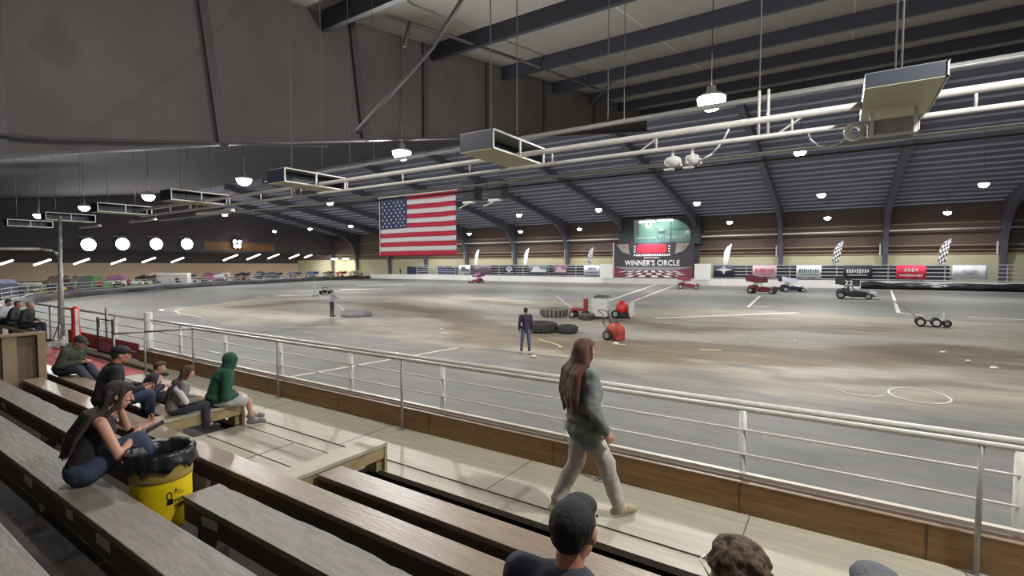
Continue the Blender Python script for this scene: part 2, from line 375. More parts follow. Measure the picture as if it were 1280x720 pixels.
# paper tags in the footwells
TAGM = M('tag_white', (188,186,180), .6)
for (x,yf,z,w,txt) in ((-5.82,1.213,.535,.22,'broad seat plank, left of three'),(-4.78,1.213,.53,.15,'broad seat plank, middle of three'),(-4.12,1.213,.52,.24,'broad seat plank, right of three'),
                      (-4.02,1.843,.40,.24,'grey plank right of the drum'),(-7.28,1.843,.40,.18,'grey plank behind the tank top person'),(-9.9,1.843,.40,.22,'grey plank near the partition panel')):
    b = MB(); n = 7
    poly = [(-w/2+w*i/n, 0, -.035+random.uniform(-.006,.006)) for i in range(n+1)] + [(w/2-w*i/n, 0, .035+random.uniform(-.008,.008)) for i in range(n+1)]
    b.prism(poly, (0,-.003,0)); o = b.build('paper_label', TAGM); o.location = (x, yf, z); o.rotation_euler.y = random.uniform(-.06,.06)
    tag(o, 'torn white paper stuck on the riser of the '+txt, 'label', 'white papers on the seat risers')

# ------------------------------------------------------------------ yellow drum with liner
e = empty('trash_drum', (-4.7,1.79,.2))
YD = M('drum_yellow', (226,196,20), .45, var=.08, scale=5); YB = M('drum_band', (150,128,64), .5, var=.2, scale=6)
MB().lathe([(0,0),(.15,.0),(.2,.05),(.212,.12),(.216,.3),(.216,.44)], n=40).build('drum_body', YD, e, True)
MB().lathe([(.216,.44),(.222,.445),(.225,.47),(.225,.58),(.218,.6),(.225,.62),(.225,.66),(.214,.66),(.212,.4),(0,.4)], n=40).build('upper_band', YB, e, True)
BAG = M('bin_liner', (26,27,32), .28, var=.3, scale=10, bump=.4)
b = MB(); n = 64; prof = [(.19,.35),(.2,.66),(.235,.69),(.245,.66),(.25,.6),(.262,.56)]
vs=[]; 
for j,(r,h) in enumerate(prof):
    for i in range(n):
        t=2*PI*i/n; w = (noise.noise(Vector((math.cos(t)*5,math.sin(t)*5,j*.6)))*(.035 if j>2 else .01)); dz = noise.noise(Vector((math.cos(t)*4,math.sin(t)*4,5+j*.3)))*(.07 if j==5 else .03 if j>2 else .006)
        vs.append(((r+w)*math.cos(t),(r+w)*math.sin(t),h+dz))
fs=[(j*n+i,j*n+(i+1)%n,(j+1)*n+(i+1)%n,(j+1)*n+i) for j in range(len(prof)-1) for i in range(n)]
o = b.add(vs,fs).build('bin_liner', BAG, e, True); so=o.modifiers.new('s','SOLIDIFY'); so.thickness=.003
MB().ell((0,0,.3),(.18,.18,.08),n=16).build('rubbish', BAG, e, True)
# printed marks on the drum (small black emblem and two lines of writing)
INK = M('black_ink', (24,22,16), .6)
def onr(t, z, r=.2175): return Vector((r*math.cos(t), r*math.sin(t), z))
b = MB()
def stroke(t0,z0,t1,z1,w=.006):
    p,q = onr(t0,z0),onr(t1,z1); b.cyl(p,q,w*.5,n=6)
base = -.02
for k in range(10):
    a = 2*PI*k/10; stroke(base-.12+.08*math.cos(a), .33+.03*math.sin(a), base-.12+.08*math.cos(a+.6), .33+.03*math.sin(a+.6), .009)
for k in range(5): stroke(base-.12+.04*k-.08, .26, base-.12+.04*k-.05, .30, .009)
stroke(base+.06,.34,base+.10,.38); stroke(base+.10,.38,base+.16,.33); stroke(base+.18,.36,base+.3,.345); stroke(base+.2,.33,base+.4,.33)
for r_ in range(2):
    for k in range(7): stroke(base+.02+k*.055, .27-.045*r_, base+.05+k*.055, .29-.045*r_+.008*(k%2), .007)
    stroke(base+.0, .255-.045*r_, base+.4, .262-.045*r_, .004)
b.build('printed_marks', INK, e)
tag(e, 'yellow plastic drum with a black bin liner, standing between the seat planks', 'trash can')

# ------------------------------------------------------------------ building shell
struct(strip('wall_far', (-140,92,T), (31,92.3,12), WALLB))
wl = strip('pale_panelling', (-140,91.85,T), (31,91.999,3.9), WALLP, bpy.data.objects['wall_far'])
for zz, r in ((4.05,.12),(4.55,.08),(5.2,.1),(8.3,.1)):
    strip('girt', (-122,91.7,zz-r), (31,91.84,zz+r), M('girt_tan',(142,122,100),.6,var=.1,scale=1,stretch=(.2,1,1)), bpy.data.objects['wall_far'])
for zz in (4.35,4.85): strip('girt_gap', (-122,91.74,zz-.07), (31,91.845,zz+.07), M('girt_shadow_wood',(70,48,36),.8), bpy.data.objects['wall_far'])
struct(strip('wall_left', (-140.3,-8,T), (-140,92,6), M('wall_cream',(220,196,172),.8,var=.05,scale=.5)))
strip('upper_band', (-140,-8,2.9), (-139.9,92,6), M('wall_upper_grey',(86,82,84),.8), bpy.data.objects['wall_left'])
struct(strip('wall_near', (-140,-8.3,T), (31,-8,9.5), STEELD))
struct(strip('wall_right', (31,-8,T), (31.3,92,18), STEELD))
struct(strip('wall_divider', (-123.2,-8,5.6), (-123,92,18), M('divider_dark',(92,86,90),.8,var=.1,scale=.3)))
strip('wood_patch', (-122.99,57,6.0), (-122.95,74,8.0), M('patch_wood',(150,112,80),.8,var=.2,scale=.5,stretch=(1,.3,3)), bpy.data.objects['wall_divider'])
struct(strip('ceiling_low', (-140,-8,5.9), (-123.2,92,6.1), M('low_ceiling',(120,118,106),.8)))
strip('edge_beam', (-123.2,-8,5.3), (-122.9,92,5.6), STEELD, bpy.data.objects['wall_divider'])
def slab(name, x0, x1, y0, z0, y1, z1, t, mat, parent=None):
    b = MB().prism([(x0,y0,z0),(x0,y1,z1),(x0,y1,z1+t),(x0,y0,z0+t)], (x1-x0,0,0)); return b.build(name, mat, parent)
zr = lambda y: 10.1+.155*y
RIDGE = 50.; ZR = zr(RIDGE); zf = lambda y: ZR-(y-RIDGE)*(ZR-10.9)/42
ce = slab('ceiling', -16.6, 31, -8, zr(-8), RIDGE, ZR, .15, INSUL); struct(ce)
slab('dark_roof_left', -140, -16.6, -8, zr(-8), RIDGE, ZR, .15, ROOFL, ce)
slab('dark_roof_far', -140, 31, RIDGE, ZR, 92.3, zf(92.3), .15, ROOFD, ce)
# light seams between insulation sheets
for xx in (-8.1,.3,8.6):
    slab('insulation_seam', xx-.04, xx+.04, -8, zr(-8)-.012, RIDGE, ZR-.012, .01, M('seam_tape',(150,146,136),.8), ce)
for yy in (0,6,12,18,24,30,36,42,48):
    MB().box((-16.5,yy,zr(yy)-.72),(31,yy+.22,zr(yy))).build('roof_girder', STEEL, ce)
y = 51.5
while y < 91.5:
    MB().box((-123,y,zf(y)-.2),(31,y+.1,zf(y)+.0)).build('roof_purlin', PURL, ce); y += 1.95
# the near deep tapered rafter
b = MB().prism([(-16.6,-8,zr(-8)-.01),(-16.6,RIDGE,ZR-.01),(-16.6,RIDGE,ZR-1.9),(-16.6,31,11.4),(-16.6,9,6.45),(-16.6,3,4.9),(-16.6,-8,4.2)], (-.06,0,0))
web = b.build('deep_rafter', WEB); struct(web)
for (y0,z0),(y1,z1) in (((-8,4.2),(3,4.9)),((3,4.9),(9,6.45)),((9,6.45),(31,11.4)),((31,11.4),(RIDGE,ZR-1.9))):
    MB().prism([(-16.85,y0,z0-.04),(-16.85,y1,z1-.04),(-16.85,y1,z1+.04),(-16.85,y0,z0+.04)], (.5,0,0)).build('bottom_flange', STEELD, web)
for yy, lean in ((3.2,0),(8.0,.3),(13.7,.3),(17.6,0),(22.6,0),(29,0),(37,0)):
    zb = np.interp(yy, [3,9,31,50],[4.9,6.45,11.4,ZR-1.9])
    MB().prism([(-16.54,yy-.14+lean,float(zb)),(-16.54,yy+.14+lean,float(zb)),(-16.54,yy+.14-lean,zr(yy)-.05),(-16.54,yy-.14-lean,zr(yy)-.05)], (.09,0,0)).build('stiffener', STEELD, web)
MB().path([(-16.3,-2,4.9),(-16.3,4,5.5),(-16.3,12,6.9)], .04).build('conduit', STEELD, web)
# far frames: tapered column and curved haunch rafter
def far_frame(x):
    b = MB()
    inner = [(91.4,T),(91.1,3.4),(90.7,5.8),(89.6,8.0),(87.2,9.9),(80,11.75),(70,13.5),(60,15.1),(RIDGE,ZR-.9)]
    outer = [(RIDGE,ZR-.02),(92,zf(92)),(92.2,T)]
    b.prism([(x-.32,yy,zz) for yy,zz in inner+outer], (.64,0,0))
    o = b.build('far_rafter_frame', M('frame_grey',(88,88,100),.6,var=.08,scale=.7)); struct(o); return o
for xx in (31-.4,18.2,5.57,-8,-21,-34.2,-46.6,-59.5,-73,-86,-99,-112,-122.5): far_frame(xx)
for xx in (18.2,5.57,-8,-46.6,-59.5,-73):
    o = MB().box((xx-.7,91.2,3.9),(xx-.52,91.35,5.6)).build('wall_strip', WHITE, bpy.data.objects['wall_far'])
# white pipe standing in for the lit gloss on a far wall beam
e = empty('beam_gleam_pipe', (-20,90.3,4.98+2.4)); 
MB().cyl((-80,0,0),(50,0,0),.13,n=12).build('pipe', RAIL, e, True)
for xx in range(-78,50,13): MB().cyl((xx,0,0),(xx,1.5,0),.05).build('bracket', RAILG, e)
tag(e, 'long white pipe standing for a lit beam high across the far wall', 'pipe')

# ------------------------------------------------------------------ lamps
def add_light(name, loc, power, size, parent, kind='AREA', rot=(0,0,0), color=(1,.99,.975), spread=PI):
    L = bpy.data.lights.new(name, kind); L.energy = power; L.color = color
    if kind == 'AREA': L.shape = 'DISK'; L.size = size; L.spread = spread
    else: L.shadow_soft_size = size
    o = bpy.data.objects.new(name, L); C.objects.link(o); o.location = loc; o.rotation_euler = rot
    if parent: o.parent = parent
    return o
def make_lamp(r):
    e = empty('high_bay_lamp')
    MB().lathe([(.06,.34),(.13,.33),(.14,.16),(r*.75,.08),(r,.0),(r*.97,-.02)], n=24).build('housing', RAILG, e, True)
    MB().lathe([(0,-r*.95),(r*.4,-r*.88),(r*.72,-r*.68),(r*.92,-r*.36),(r*.97,.0),(0,.001)], n=24).build('diffuser', LAMP, e, True)
    MB().cyl((0,0,.3),(0,0,1.4),.012,n=6).build('hanger', RAILG, e)
    return e
proto = {}
def lamp(x, y, z, r, label, group, power, hang):
    if r not in proto: proto[r] = e = make_lamp(r)
    else:
        e = proto[r].copy(); C.objects.link(e)
        for ch in proto[r].children:
            if ch.name.split('.')[0] in ('housing', 'diffuser', 'hanger'):
                c = ch.copy(); C.objects.link(c); c.parent = e
    e.location = (x,y,z)
    tag(e, label, 'lamp', group)
    MB().cyl((0,0,1.3),(0,0,hang-z),.015,n=6).build('drop_cable', DARK, e)
    if 0 < y < 20: add_light('lamp_light', (0,0,-r-.25), power*3.6, .2, e, kind='POINT')
    else: add_light('lamp_light', (0,0,-r*.95-.06), power, r*1.6, e, spread=PI if y > 20 else 1.95)
    return e
g = 'high bay lamps of the nearest row'
for k in range(6):
    x = -3.35-13.1*(5-k); nm = ['far left end','second from the left','third from the left','left of the flag by the deep rafter','largest of the middle pair, above the flag','largest and brightest of all, top right'][k]
    lamp(x, 16, 7.45+.03*(5-k), .42, 'round high bay lamp in the nearest row, '+nm, g, 620, zr(16))
lamp(9.75, 16, 7.4, .34, 'round high bay lamp in the nearest row, beyond the right edge', g, 620, zr(16))
for k in range(4):
    x = -2.54-26.35*(3-k); lamp(x, 41, 10.5, .40, 'round high bay lamp in the second row, '+ordn(k,4), 'high bay lamps of the second row', 2000, zr(41))
lamp(23.5, 41, 10.5, .40, 'round high bay lamp in the second row, beyond the right edge', 'high bay lamps of the second row', 2000, zr(41))
for k in range(10):
    x = 11.3-13.15*(9-k); lamp(x, 64.6, 10.2, .42, 'high bay lamp in the row over the infield, '+ordn(k,10), 'high bay lamps of the third row', 1300, zf(64.6))
for k in range(8):
    x = 11.5-13.1*(7-k); lamp(x, 85, 9.3, .42, 'high bay lamp in the row nearest the far wall, '+ordn(k,8), 'high bay lamps by the far wall', 850, zf(85))
for k,(x,y,p) in enumerate(((2.6,4.3,470),(-9.2,4.3,165),(6.5,-3.0,170))):  # unseen lamps added to brighten the deck and seats
    lamp(x, y, 7.6, .34, 'added high bay lamp over the bleachers, out of view, '+['above the deck at the right','above the deck at the left','behind the seats'][k], 'added lamps over the bleachers', p, zr(y))
# four floodlights and a cluster on the left bulkhead
for k,(yy,zz) in enumerate(((35.5,6.40),(41.0,6.72),(47.0,6.93),(53.0,7.14))):
    e = empty('floodlight', (-122.2,yy,zz))
    MB().lathe([(0,-.5),(.5,-.45),(1.15,-.02),(1.2,.05)], axis='x', n=28).build('reflector', RAILG, e, True)
    MB().lathe([(0,.12),(.8,.1),(1.14,.02),(1.14,0),(0,0)], axis='x', n=28).build('lens', LAMP, e, True)
    MB().box((-.7,-1.3,1.5),(-.5,.9,1.6)).build('mounting_bar', WHITE, e)
    MB().box((-.65,-.06,1.0),(-.55,.06,1.5)).build('bracket', RAILG, e)
    tag(e, 'large round floodlight on the far left bulkhead, '+ordn(k,4)+' of four', 'floodlight', 'floodlights on the left bulkhead')
    add_light('flood_light', (.4,0,0), 420, 1.6, e, rot=(0,-PI/2+.35,0), color=(1,.95,1))
e = empty('lamp_cluster', (-122.4,64.2,7.6))
for dy,dz in ((-.6,.5),(.6,.5),(-.45,-.6),(.5,-.6)):
    MB().ell((.15,dy,dz),(.15,.38,.38),n=12).build('lens', LAMP, e, True)
MB().box((-.5,-1.1,-1.1),(.0,1.1,1.1)).build('housing', DARK, e, bevel=.1)
tag(e, 'dark square cluster of four small lights right of the floodlights', 'lamp')
# fluorescent strips under the low ceiling
fl = [(21.67,2.72),(26.28,2.87),(31.46,3.04),(36.83,3.07),(41.72,3.41),(46.74,3.45),(57.21,4.07),(62.4,4.32),(67.42,4.58),(72.82,4.66),(76.6,4.75)]
for k,(yy,zz) in enumerate(fl):
    Y = yy*1.125; Z = (zz-2.4)*1.125+2.4
    e = empty('strip_light', (-126,Y,Z)); e.rotation_euler = (.42, 0, -.35)
    hl = 1.7 if k in (6,7,8,9) else 1.3
    MB().cyl((-.12,-hl,0),(-.12,hl,0),.13,n=10).build('tube', TUBE, e, True); MB().cyl((.16,-hl,0),(.16,hl,0),.13,n=10).build('tube', TUBE, e, True)
    MB().box((-.35,-hl-.05,.13),(.35,hl+.05,.25)).build('fixture', WHITE, e)
    tag(e, 'slanted fluorescent strip light over the left pit area, '+ordn(k,len(fl)), 'lamp', 'strip lights over the pit')
    add_light('strip_glow', (0,0,-.25), 330, 1.2, e)
for k,xx in enumerate((-119.7,-114.9)):
    e = empty('strip_light', (xx,90,4.1))
    MB().cyl((-1.2,0,0),(1.2,0,0),.17,n=10).build('tube', TUBE, e, True); MB().box((-1.3,-.2,.17),(1.3,.2,.3)).build('fixture', WHITE, e)
    tag(e, 'level strip light against the far wall in its left corner, '+('left' if k==0 else 'right')+' of two', 'lamp', 'strip lights in the far corner')
    add_light('strip_glow', (0,-.3,-.3), 300, 1.5, e, color=(1,.85,.55))

# ------------------------------------------------------------------ radiant heater line over the bleachers
e = empty('heater_tube_line', (-6,8,4.48))
MB().cyl((-16,0,0),(14,0,0),.05,n=12).build('upper_tube', RAIL, e, True)
MB().cyl((-16,0,-.24),(14,0,-.24),.035,n=10).build('lower_tube', RAIL, e, True)
MB().cyl((-16,.6,-.36),(14,.6,-.36),.03,n=10).build('back_tube', RAILG, e, True)
MB().cyl((-16,.75,-.44),(14,.75,-.44),.02,n=8).build('gas_pipe', STEELD, e, True)
for xx in np.arange(-15.5,14,1.9): MB().cyl((xx,0,-.24),(xx,0,0),.016,n=8).build('spacer', RAIL, e, True)
for xx in (-12.2,-6.4,4.98,10.9):
    for s in (0,.12): MB().cyl((xx+s,0,-.26),(xx+s,0,.42),.018,n=8).build('clamp', RAIL, e, True)
    MB().cyl((xx,0,.4),(xx,0,zr(8)-4.48),.01,n=6).build('hanger_rod', STEELD, e)
for x0,x1 in ((3.2,4.6),(5.2,6.5)): MB().path([(x0,0,-.24),(x0+.35,0,-.02),(x1,0,-.02)], .014).build('diagonal', RAIL, e)
tag(e, 'long double white radiant tube line hanging over the bleachers', 'heater')
# burner units and hanging hose
for (xx,lab,k) in ((-2.25,'white burner unit on the tube line, left one below the biggest lamp',0),(-1.95,'white burner unit on the tube line, right one below the biggest lamp',1)):
    e = empty('burner_unit', (xx,8.05,4.02))
    MB().ell((0,0,.02),(.14 if k==0 else .09,.1,.09),n=14).build('fan_housing', WHITE, e, True)
    MB().box((-.09,-.07,-.05),(.09,.07,.08)).build('body', WHITE, e, bevel=.01)
    MB().cyl((0,0,.05),(0,0,.22),.02).build('neck', WHITE, e); MB().box((-.13,-.05,-.11),(.02,.05,-.085)).build('foot', WHITE, e)
    MB().cyl((.1,0,-.02),(.13,0,-.02),.05).build('inlet', RAIL, e, True)
    tag(e, lab, 'heater', 'burner units')
o = MB().path([(-1.82,8.0,4.0),(-1.65,8.0,4.08),(-1.5,8.0,4.25),(-1.42,8.0,4.42)], .014).build('gas_hose', WHITE, None, True)
tag(o, 'white hose curving up from the burner units to the tube', 'hose')
o = MB().path([(-.42,8.0,4.28),(-.38,8.0,4.13),(-.28,8.0,4.02),(-.15,8.0,3.99),(-.03,8.0,4.03),(.08,8.0,4.14)], .01).build('gas_hose', RAIL, None, True)
tag(o, 'thin white hose sagging below the right hand tube', 'hose')
e = empty('heater_blower', (.12,8,4.16))
MB().lathe([(.05,-.05),(.05,.05),(.115,.06),(.12,0),(.115,-.06),(.05,-.05)], axis='y', n=24).build('blower_ring', RAIL, e, True)
MB().box((.14,-.1,-.1),(.66,.1,.08)).build('control_box', RAILG, e, bevel=.01)
for s in (.16,.6): MB().box((s,-.12,-.12),(s+.04,-.1,.2)).build('bracket', RAIL, e)
tag(e, 'blower wheel and control box under the right hand hood', 'heater')

HOODD = M('hood_dark', (38,43,56), .5); HOODB = M('hood_beige', (186,180,150), .6, var=.08, scale=2)
def hood(x, label):
    e = empty('heater_hood', (x,7.88,4.4), 0); e.scale = (1,.88,1)
    MB().box((-.36,-1.0,0),(.36,1.0,.012)).build('underside_panel', HOODB, e)
    MB().box((-.36,-1.0,.33),(.36,1.0,.34)).build('top_panel', RAILG, e)
    MB().box((-.36,-1.0,.012),(.355,-.985,.33)).build('end_wall', HOODD, e); MB().box((-.36,.985,.012),(.355,1.0,.33)).build('end_wall', HOODD, e)
    MB().box((-.1,-.98,.012),(-.08,.98,.33)).build('baffle', HOODD, e); MB().box((-.36,-.98,.012),(-.35,.98,.33)).build('back_wall', HOODD, e)
    for yy in (-1.0,-.02,.97): MB().box((.34,yy,0),(.37,yy+.035,.345)).build('frame_bar', RAIL, e)
    for zz in (0,.315): MB().box((.35,-1.0,zz),(.375,1.0,zz+.03)).build('frame_bar', RAIL, e)
    MB().cyl((0,-.5,.012),(0,-.5,zr(7.5)-4.4),.012,n=6).build('hanger_rod', STEELD, e); MB().cyl((0,.5,.012),(0,.5,zr(8.5)-4.4),.012,n=6).build('hanger_rod', STEELD, e)
    if x > 0: e.scale = (1,.88,.5)
    tag(e, label, 'heater', 'hanging heater hoods'); return e
for k,x in enumerate((.55,-5.37,-11.5,-17.45,-23.43,-29.49,-35.6)):
    hood(x, 'rectangular heater hood with beige underside, '+['hung at the upper right by the blower','largest and nearest, right of the flag','left of the flag','fourth from the right along the tube line','fifth from the right along the tube line','sixth from the right, above the steel pole','farthest one at the left edge'][k])
for k,x in enumerate((-17.6,-23.3,-29)):  # near-white strips put the lamp gleam on the tubes into the colour
    e = empty('lit_tube_streak', (x,8.5,4.15)); MB().box((-1.2,-.07,0),(1.2,.07,.02)).build('reflector', M('streak_white',(236,232,224),.25,metal=.3), e); MB().cyl((-1.2,0,.05),(1.2,0,.05),.04).build('tube', RAIL, e, True)
    tag(e, 'bright strip painted as a lamp lit tube over the left bleachers, '+['right','middle','left'][k]+' of three', 'heater', 'painted tube streaks')
# braces and conduit under the bright roof
o = MB().path([(-14,13.8,10.7),(-14,14.1,11.7),(-14,22,12.95),(-14,33.6,14.6)], .07).build('bent_conduit', STEELD, None, True); tag(o, 'dark conduit with a right angle elbow following the roof slope', 'pipe')
o = MB().path([(-9,12.6,11.95),(-9,9.9,8.1),(-9,7.4,5.35)], .06).build('diagonal_brace', STEELD, None, True); tag(o, 'dark diagonal brace running down from the bright roof panels', 'brace')
o = MB().path([(-14.5,32,13.6),(-11.8,31,14.9)], .07).build('diagonal_brace', STEELD, None, True); tag(o, 'short dark brace between two roof girders', 'brace')
for zz, yy in ((5.25,9.6),(5.55,10.5)):
    o = MB().cyl((-16.4,yy,zz),(16,yy,zz),.035,n=10).build('roof_pipe', RAILG, None, True); tag(o, 'thin grey pipe parallel to the heater tubes, '+('lower' if zz<5.4 else 'upper')+' of two', 'pipe')
    for xx in (-12,-4,4,12): MB().cyl((xx,yy,zz),(xx,yy,zr(yy)),.01,n=6).build('hanger_rod', STEELD, o)

# ------------------------------------------------------------------ hanging flag
e = empty('hanging_flag', (-29.3,30,3.2)); W = 8.7; H = 5.0
FR = M('flag_red', (176,36,62), .8, var=.08, scale=1); FW = M('flag_white', (206,200,204), .8, var=.05, scale=1); FB = M('flag_blue', (44,52,86), .8, var=.08, scale=1)
def cloth_y(u, v): return .10*math.sin(u*9+v*1.5)+.05*math.sin(u*23+v*3)
def cloth(u0,u1,v0,v1,name,mat,off=0.):
    n = max(2,int((u1-u0)*48)); m_ = max(2,int((v1-v0)*26)); vs=[]; fs=[]
    for j in range(m_+1):
        for i in range(n+1):
            u=u0+(u1-u0)*i/n; v=v0+(v1-v0)*j/m_; vs.append(((u-.5)*W*(1-.012*(1-v)*math.sin(PI*u)), cloth_y(u,v)+off, v*H+.12*u*0))
    for j in range(m_):
        for i in range(n): a=j*(n+1)+i; fs.append((a,a+1,a+n+2,a+n+1))
    o = MB().add(vs,fs).build(name,mat,e,True); s=o.modifiers.new('s','SOLIDIFY'); s.thickness=.01; return o
CW = .40; ch = 7/13
for k in range(13):
    v1 = 1-k/13; v0 = 1-(k+1)/13; u0 = CW if k < 7 else 0
    cloth(u0,1,v0,v1,'stripe', FR if k%2==0 else FW)
cloth(0,CW,1-ch,1,'canton',FB)
b = MB()
for r_ in range(9):
    for c_ in range(6 if r_%2==0 else 5):
        u = CW*((c_+ (.5 if r_%2==0 else 1.0))/6.0)*.98+.004; v = 1-ch*((r_+.75)/9.5); R=.1
        pts=[]
        for i in range(10):
            a=PI/2+i*PI/5; rr = R if i%2==0 else R*.42
            pts.append(((u-.5)*W+rr*math.cos(a), cloth_y(u,v)-.035, v*H+rr*math.sin(a)))
        b.prism(pts,(0,.03,0))
b.build('stars', FW, e)
MB().cyl((-W/2-.1,0,H+.05),(W/2+.1,0,H+.05),.05).build('top_pole', RAIL, e)
MB().cyl((-W/2,0.02,0),(-W/2,0.02,H),.03).build('hoist_rope', RAIL, e)
for s in (-1,1): MB().cyl((s*W/2,0,H),(s*W/2,0,zr(30)-3.2),.015,n=6).build('hanging_wire', DARK, e)
tag(e, 'large stars and stripes flag hanging flat from the roof', 'flag')
for k,(xx) in enumerate((-23.4,-21.0)):
    e = empty('hanging_speaker', (xx,30,7.3))
    MB().box((-.6,-.5,0),(.6,.5,1.3)).build('cabinet', DARK, e, bevel=.05)
    MB().box((-.45,-.52,.1),(.45,-.505,1.2)).build('grille', M('grille',(52,52,58),.7), e)
    MB().box((-.7,-.3,-.22),(.2,.1,-.06)).build('lit_bracket', WHITE, e); MB().cyl((-1.3,0,-.5),(0,0,-.08),.05).build('arm', RAIL, e)
    MB().cyl((0,0,1.3),(0,0,zr(30)-7.3),.03,n=6).build('hanger', DARK, e)
    tag(e, 'dark hanging loudspeaker box right of the flag, '+('left' if k==0 else 'right')+' one', 'speaker', 'loudspeakers beside the flag')

# ------------------------------------------------------------------ far barrier, fence, banners
bar = MB()
ptsb = [(-98,84),(-90,86.3),(-84,87),(31,86.9)]
def wall_path(b, pts, z0, z1, t):
    for (ax,ay),(bx,by) in zip(pts,pts[1:]):
        d=Vector((bx-ax,by-ay,0)).normalized(); n=Vector((-d.y,d.x,0))*t
        b.prism([Vector((ax,ay,z0))-n,Vector((bx,by,z0))-n,Vector((bx,by,z0))+n,Vector((ax,ay,z0))+n],(0,0,z1-z0))
wall_path(bar, ptsb, T, T+1.12, .2); struct(bar.build('trim_3', CONC))
TARP = M('black_tarp', (34,33,38), .35, var=.5, scale=1.2, stretch=(.5,1,1), bump=.5)
o = MB(); n = 60; m_=8; vs=[]; fs=[]
for i in range(n+1):
    x=2.6+28*i/n
    for j in range(m_+1):
        a=PI*j/m_; w=noise.noise(Vector((x*.8,j*.5,2)))*.34
        vs.append((x, 86.5-math.sin(a)*(.45+w), T+1.0*(j/m_)*(.95+.25*noise.noise(Vector((x*.4,0,9))))))
for i in range(n):
    for j in range(m_): a=i*(m_+1)+j; fs.append((a,a+1,a+m_+2,a+m_+1))
o = o.add(vs,fs).build('black_tarpaulin', TARP, None, True); tag(o, 'rumpled black tarpaulin over tyres along the right of the far barrier', 'tarp')
FPX = [-85+6.05*k for k in range(20)]
e = empty('barrier_fence', (-25,87.2,0))
for x in FPX:
    if -35.4 < x < -19.8: continue
    MB().cyl((x+25,0,T+1.1),(x+25,0,2.5),.09,n=8).build('post', RAILG, e)
for x0,x1 in ((-85,-37.4),(-17.6,30)):
    for zz in (2.42,1.92,1.4,.88,.36): MB().box((x0+25,-.1,zz-.06),(x1+25,-.04,zz+.06)).build('cable', M('fence_cable',(176,178,182),.5), e)
tag(e, 'grey post and cable fence on top of the far barrier', 'fence')
for x0,x1,txt in ((-70.5,-37.5,'left of the winner circle'),(-17.5,12.3,'right of the winner circle')):
    o = MB().box((x0,87.4,T+1.12),(x1,87.44,2.3)).build('backing_sheet', M('backing_dark',(52,54,62),.8,var=.15,scale=.4)); tag(o, 'dark backing sheet hung behind the fence '+txt, 'sheet')
def text_mesh(name, body, size, mat, parent, loc, rot=(PI/2,0,0), extrude=.01, bold=.0, sx=1., shear=0.):
    cu = bpy.data.curves.new(name,'FONT'); cu.body = body; cu.size = size; cu.extrude = extrude; cu.space_character = 1.12; cu.align_x='CENTER'; cu.shear = shear
    t = bpy.data.objects.new(name, cu); C.objects.link(t); bpy.context.view_layer.update()
    dg = bpy.context.evaluated_depsgraph_get(); me = bpy.data.meshes.new_from_object(t.evaluated_get(dg)); bpy.data.objects.remove(t)
    vs0 = [tuple(v.co) for v in me.vertices]; fs0 = [tuple(p.vertices) for p in me.polygons]; mb = MB(); bpy.data.meshes.remove(me)
    for dx, dy, dz in ([(0,0,0)] if not bold else [(-bold,0,-.001),(0,0,0),(bold,0,.001),(0,bold,.002),(0,-bold,-.002)]):
        mb.add([(x+dx,y+dy,z+dz) for x,y,z in vs0], fs0)
    me = bpy.data.meshes.new(name); me.from_pydata(mb.v, [], mb.f); me.materials.append(mat)
    o = bpy.data.objects.new(name, me); C.objects.link(o); o.parent = parent; o.location = loc; o.rotation_euler = rot; o.scale = (sx,1,1)
    return o
def squiggle(b, x, z, w, h, n, y=-.05, seed=0):
    rs = random.Random(seed)
    for k in range(n):
        cx = x-w/2+w*(k+.5)/n; hh = h*(.6+.4*rs.random())
        b.prism([(cx-w/n*.36,y,z-hh/2),(cx+w/n*.30,y,z-hh/2+rs.uniform(-.03,.03)),(cx+w/n*.42,y,z+hh/2),(cx-w/n*.22,y,z+hh/2)],(0,.02,0))
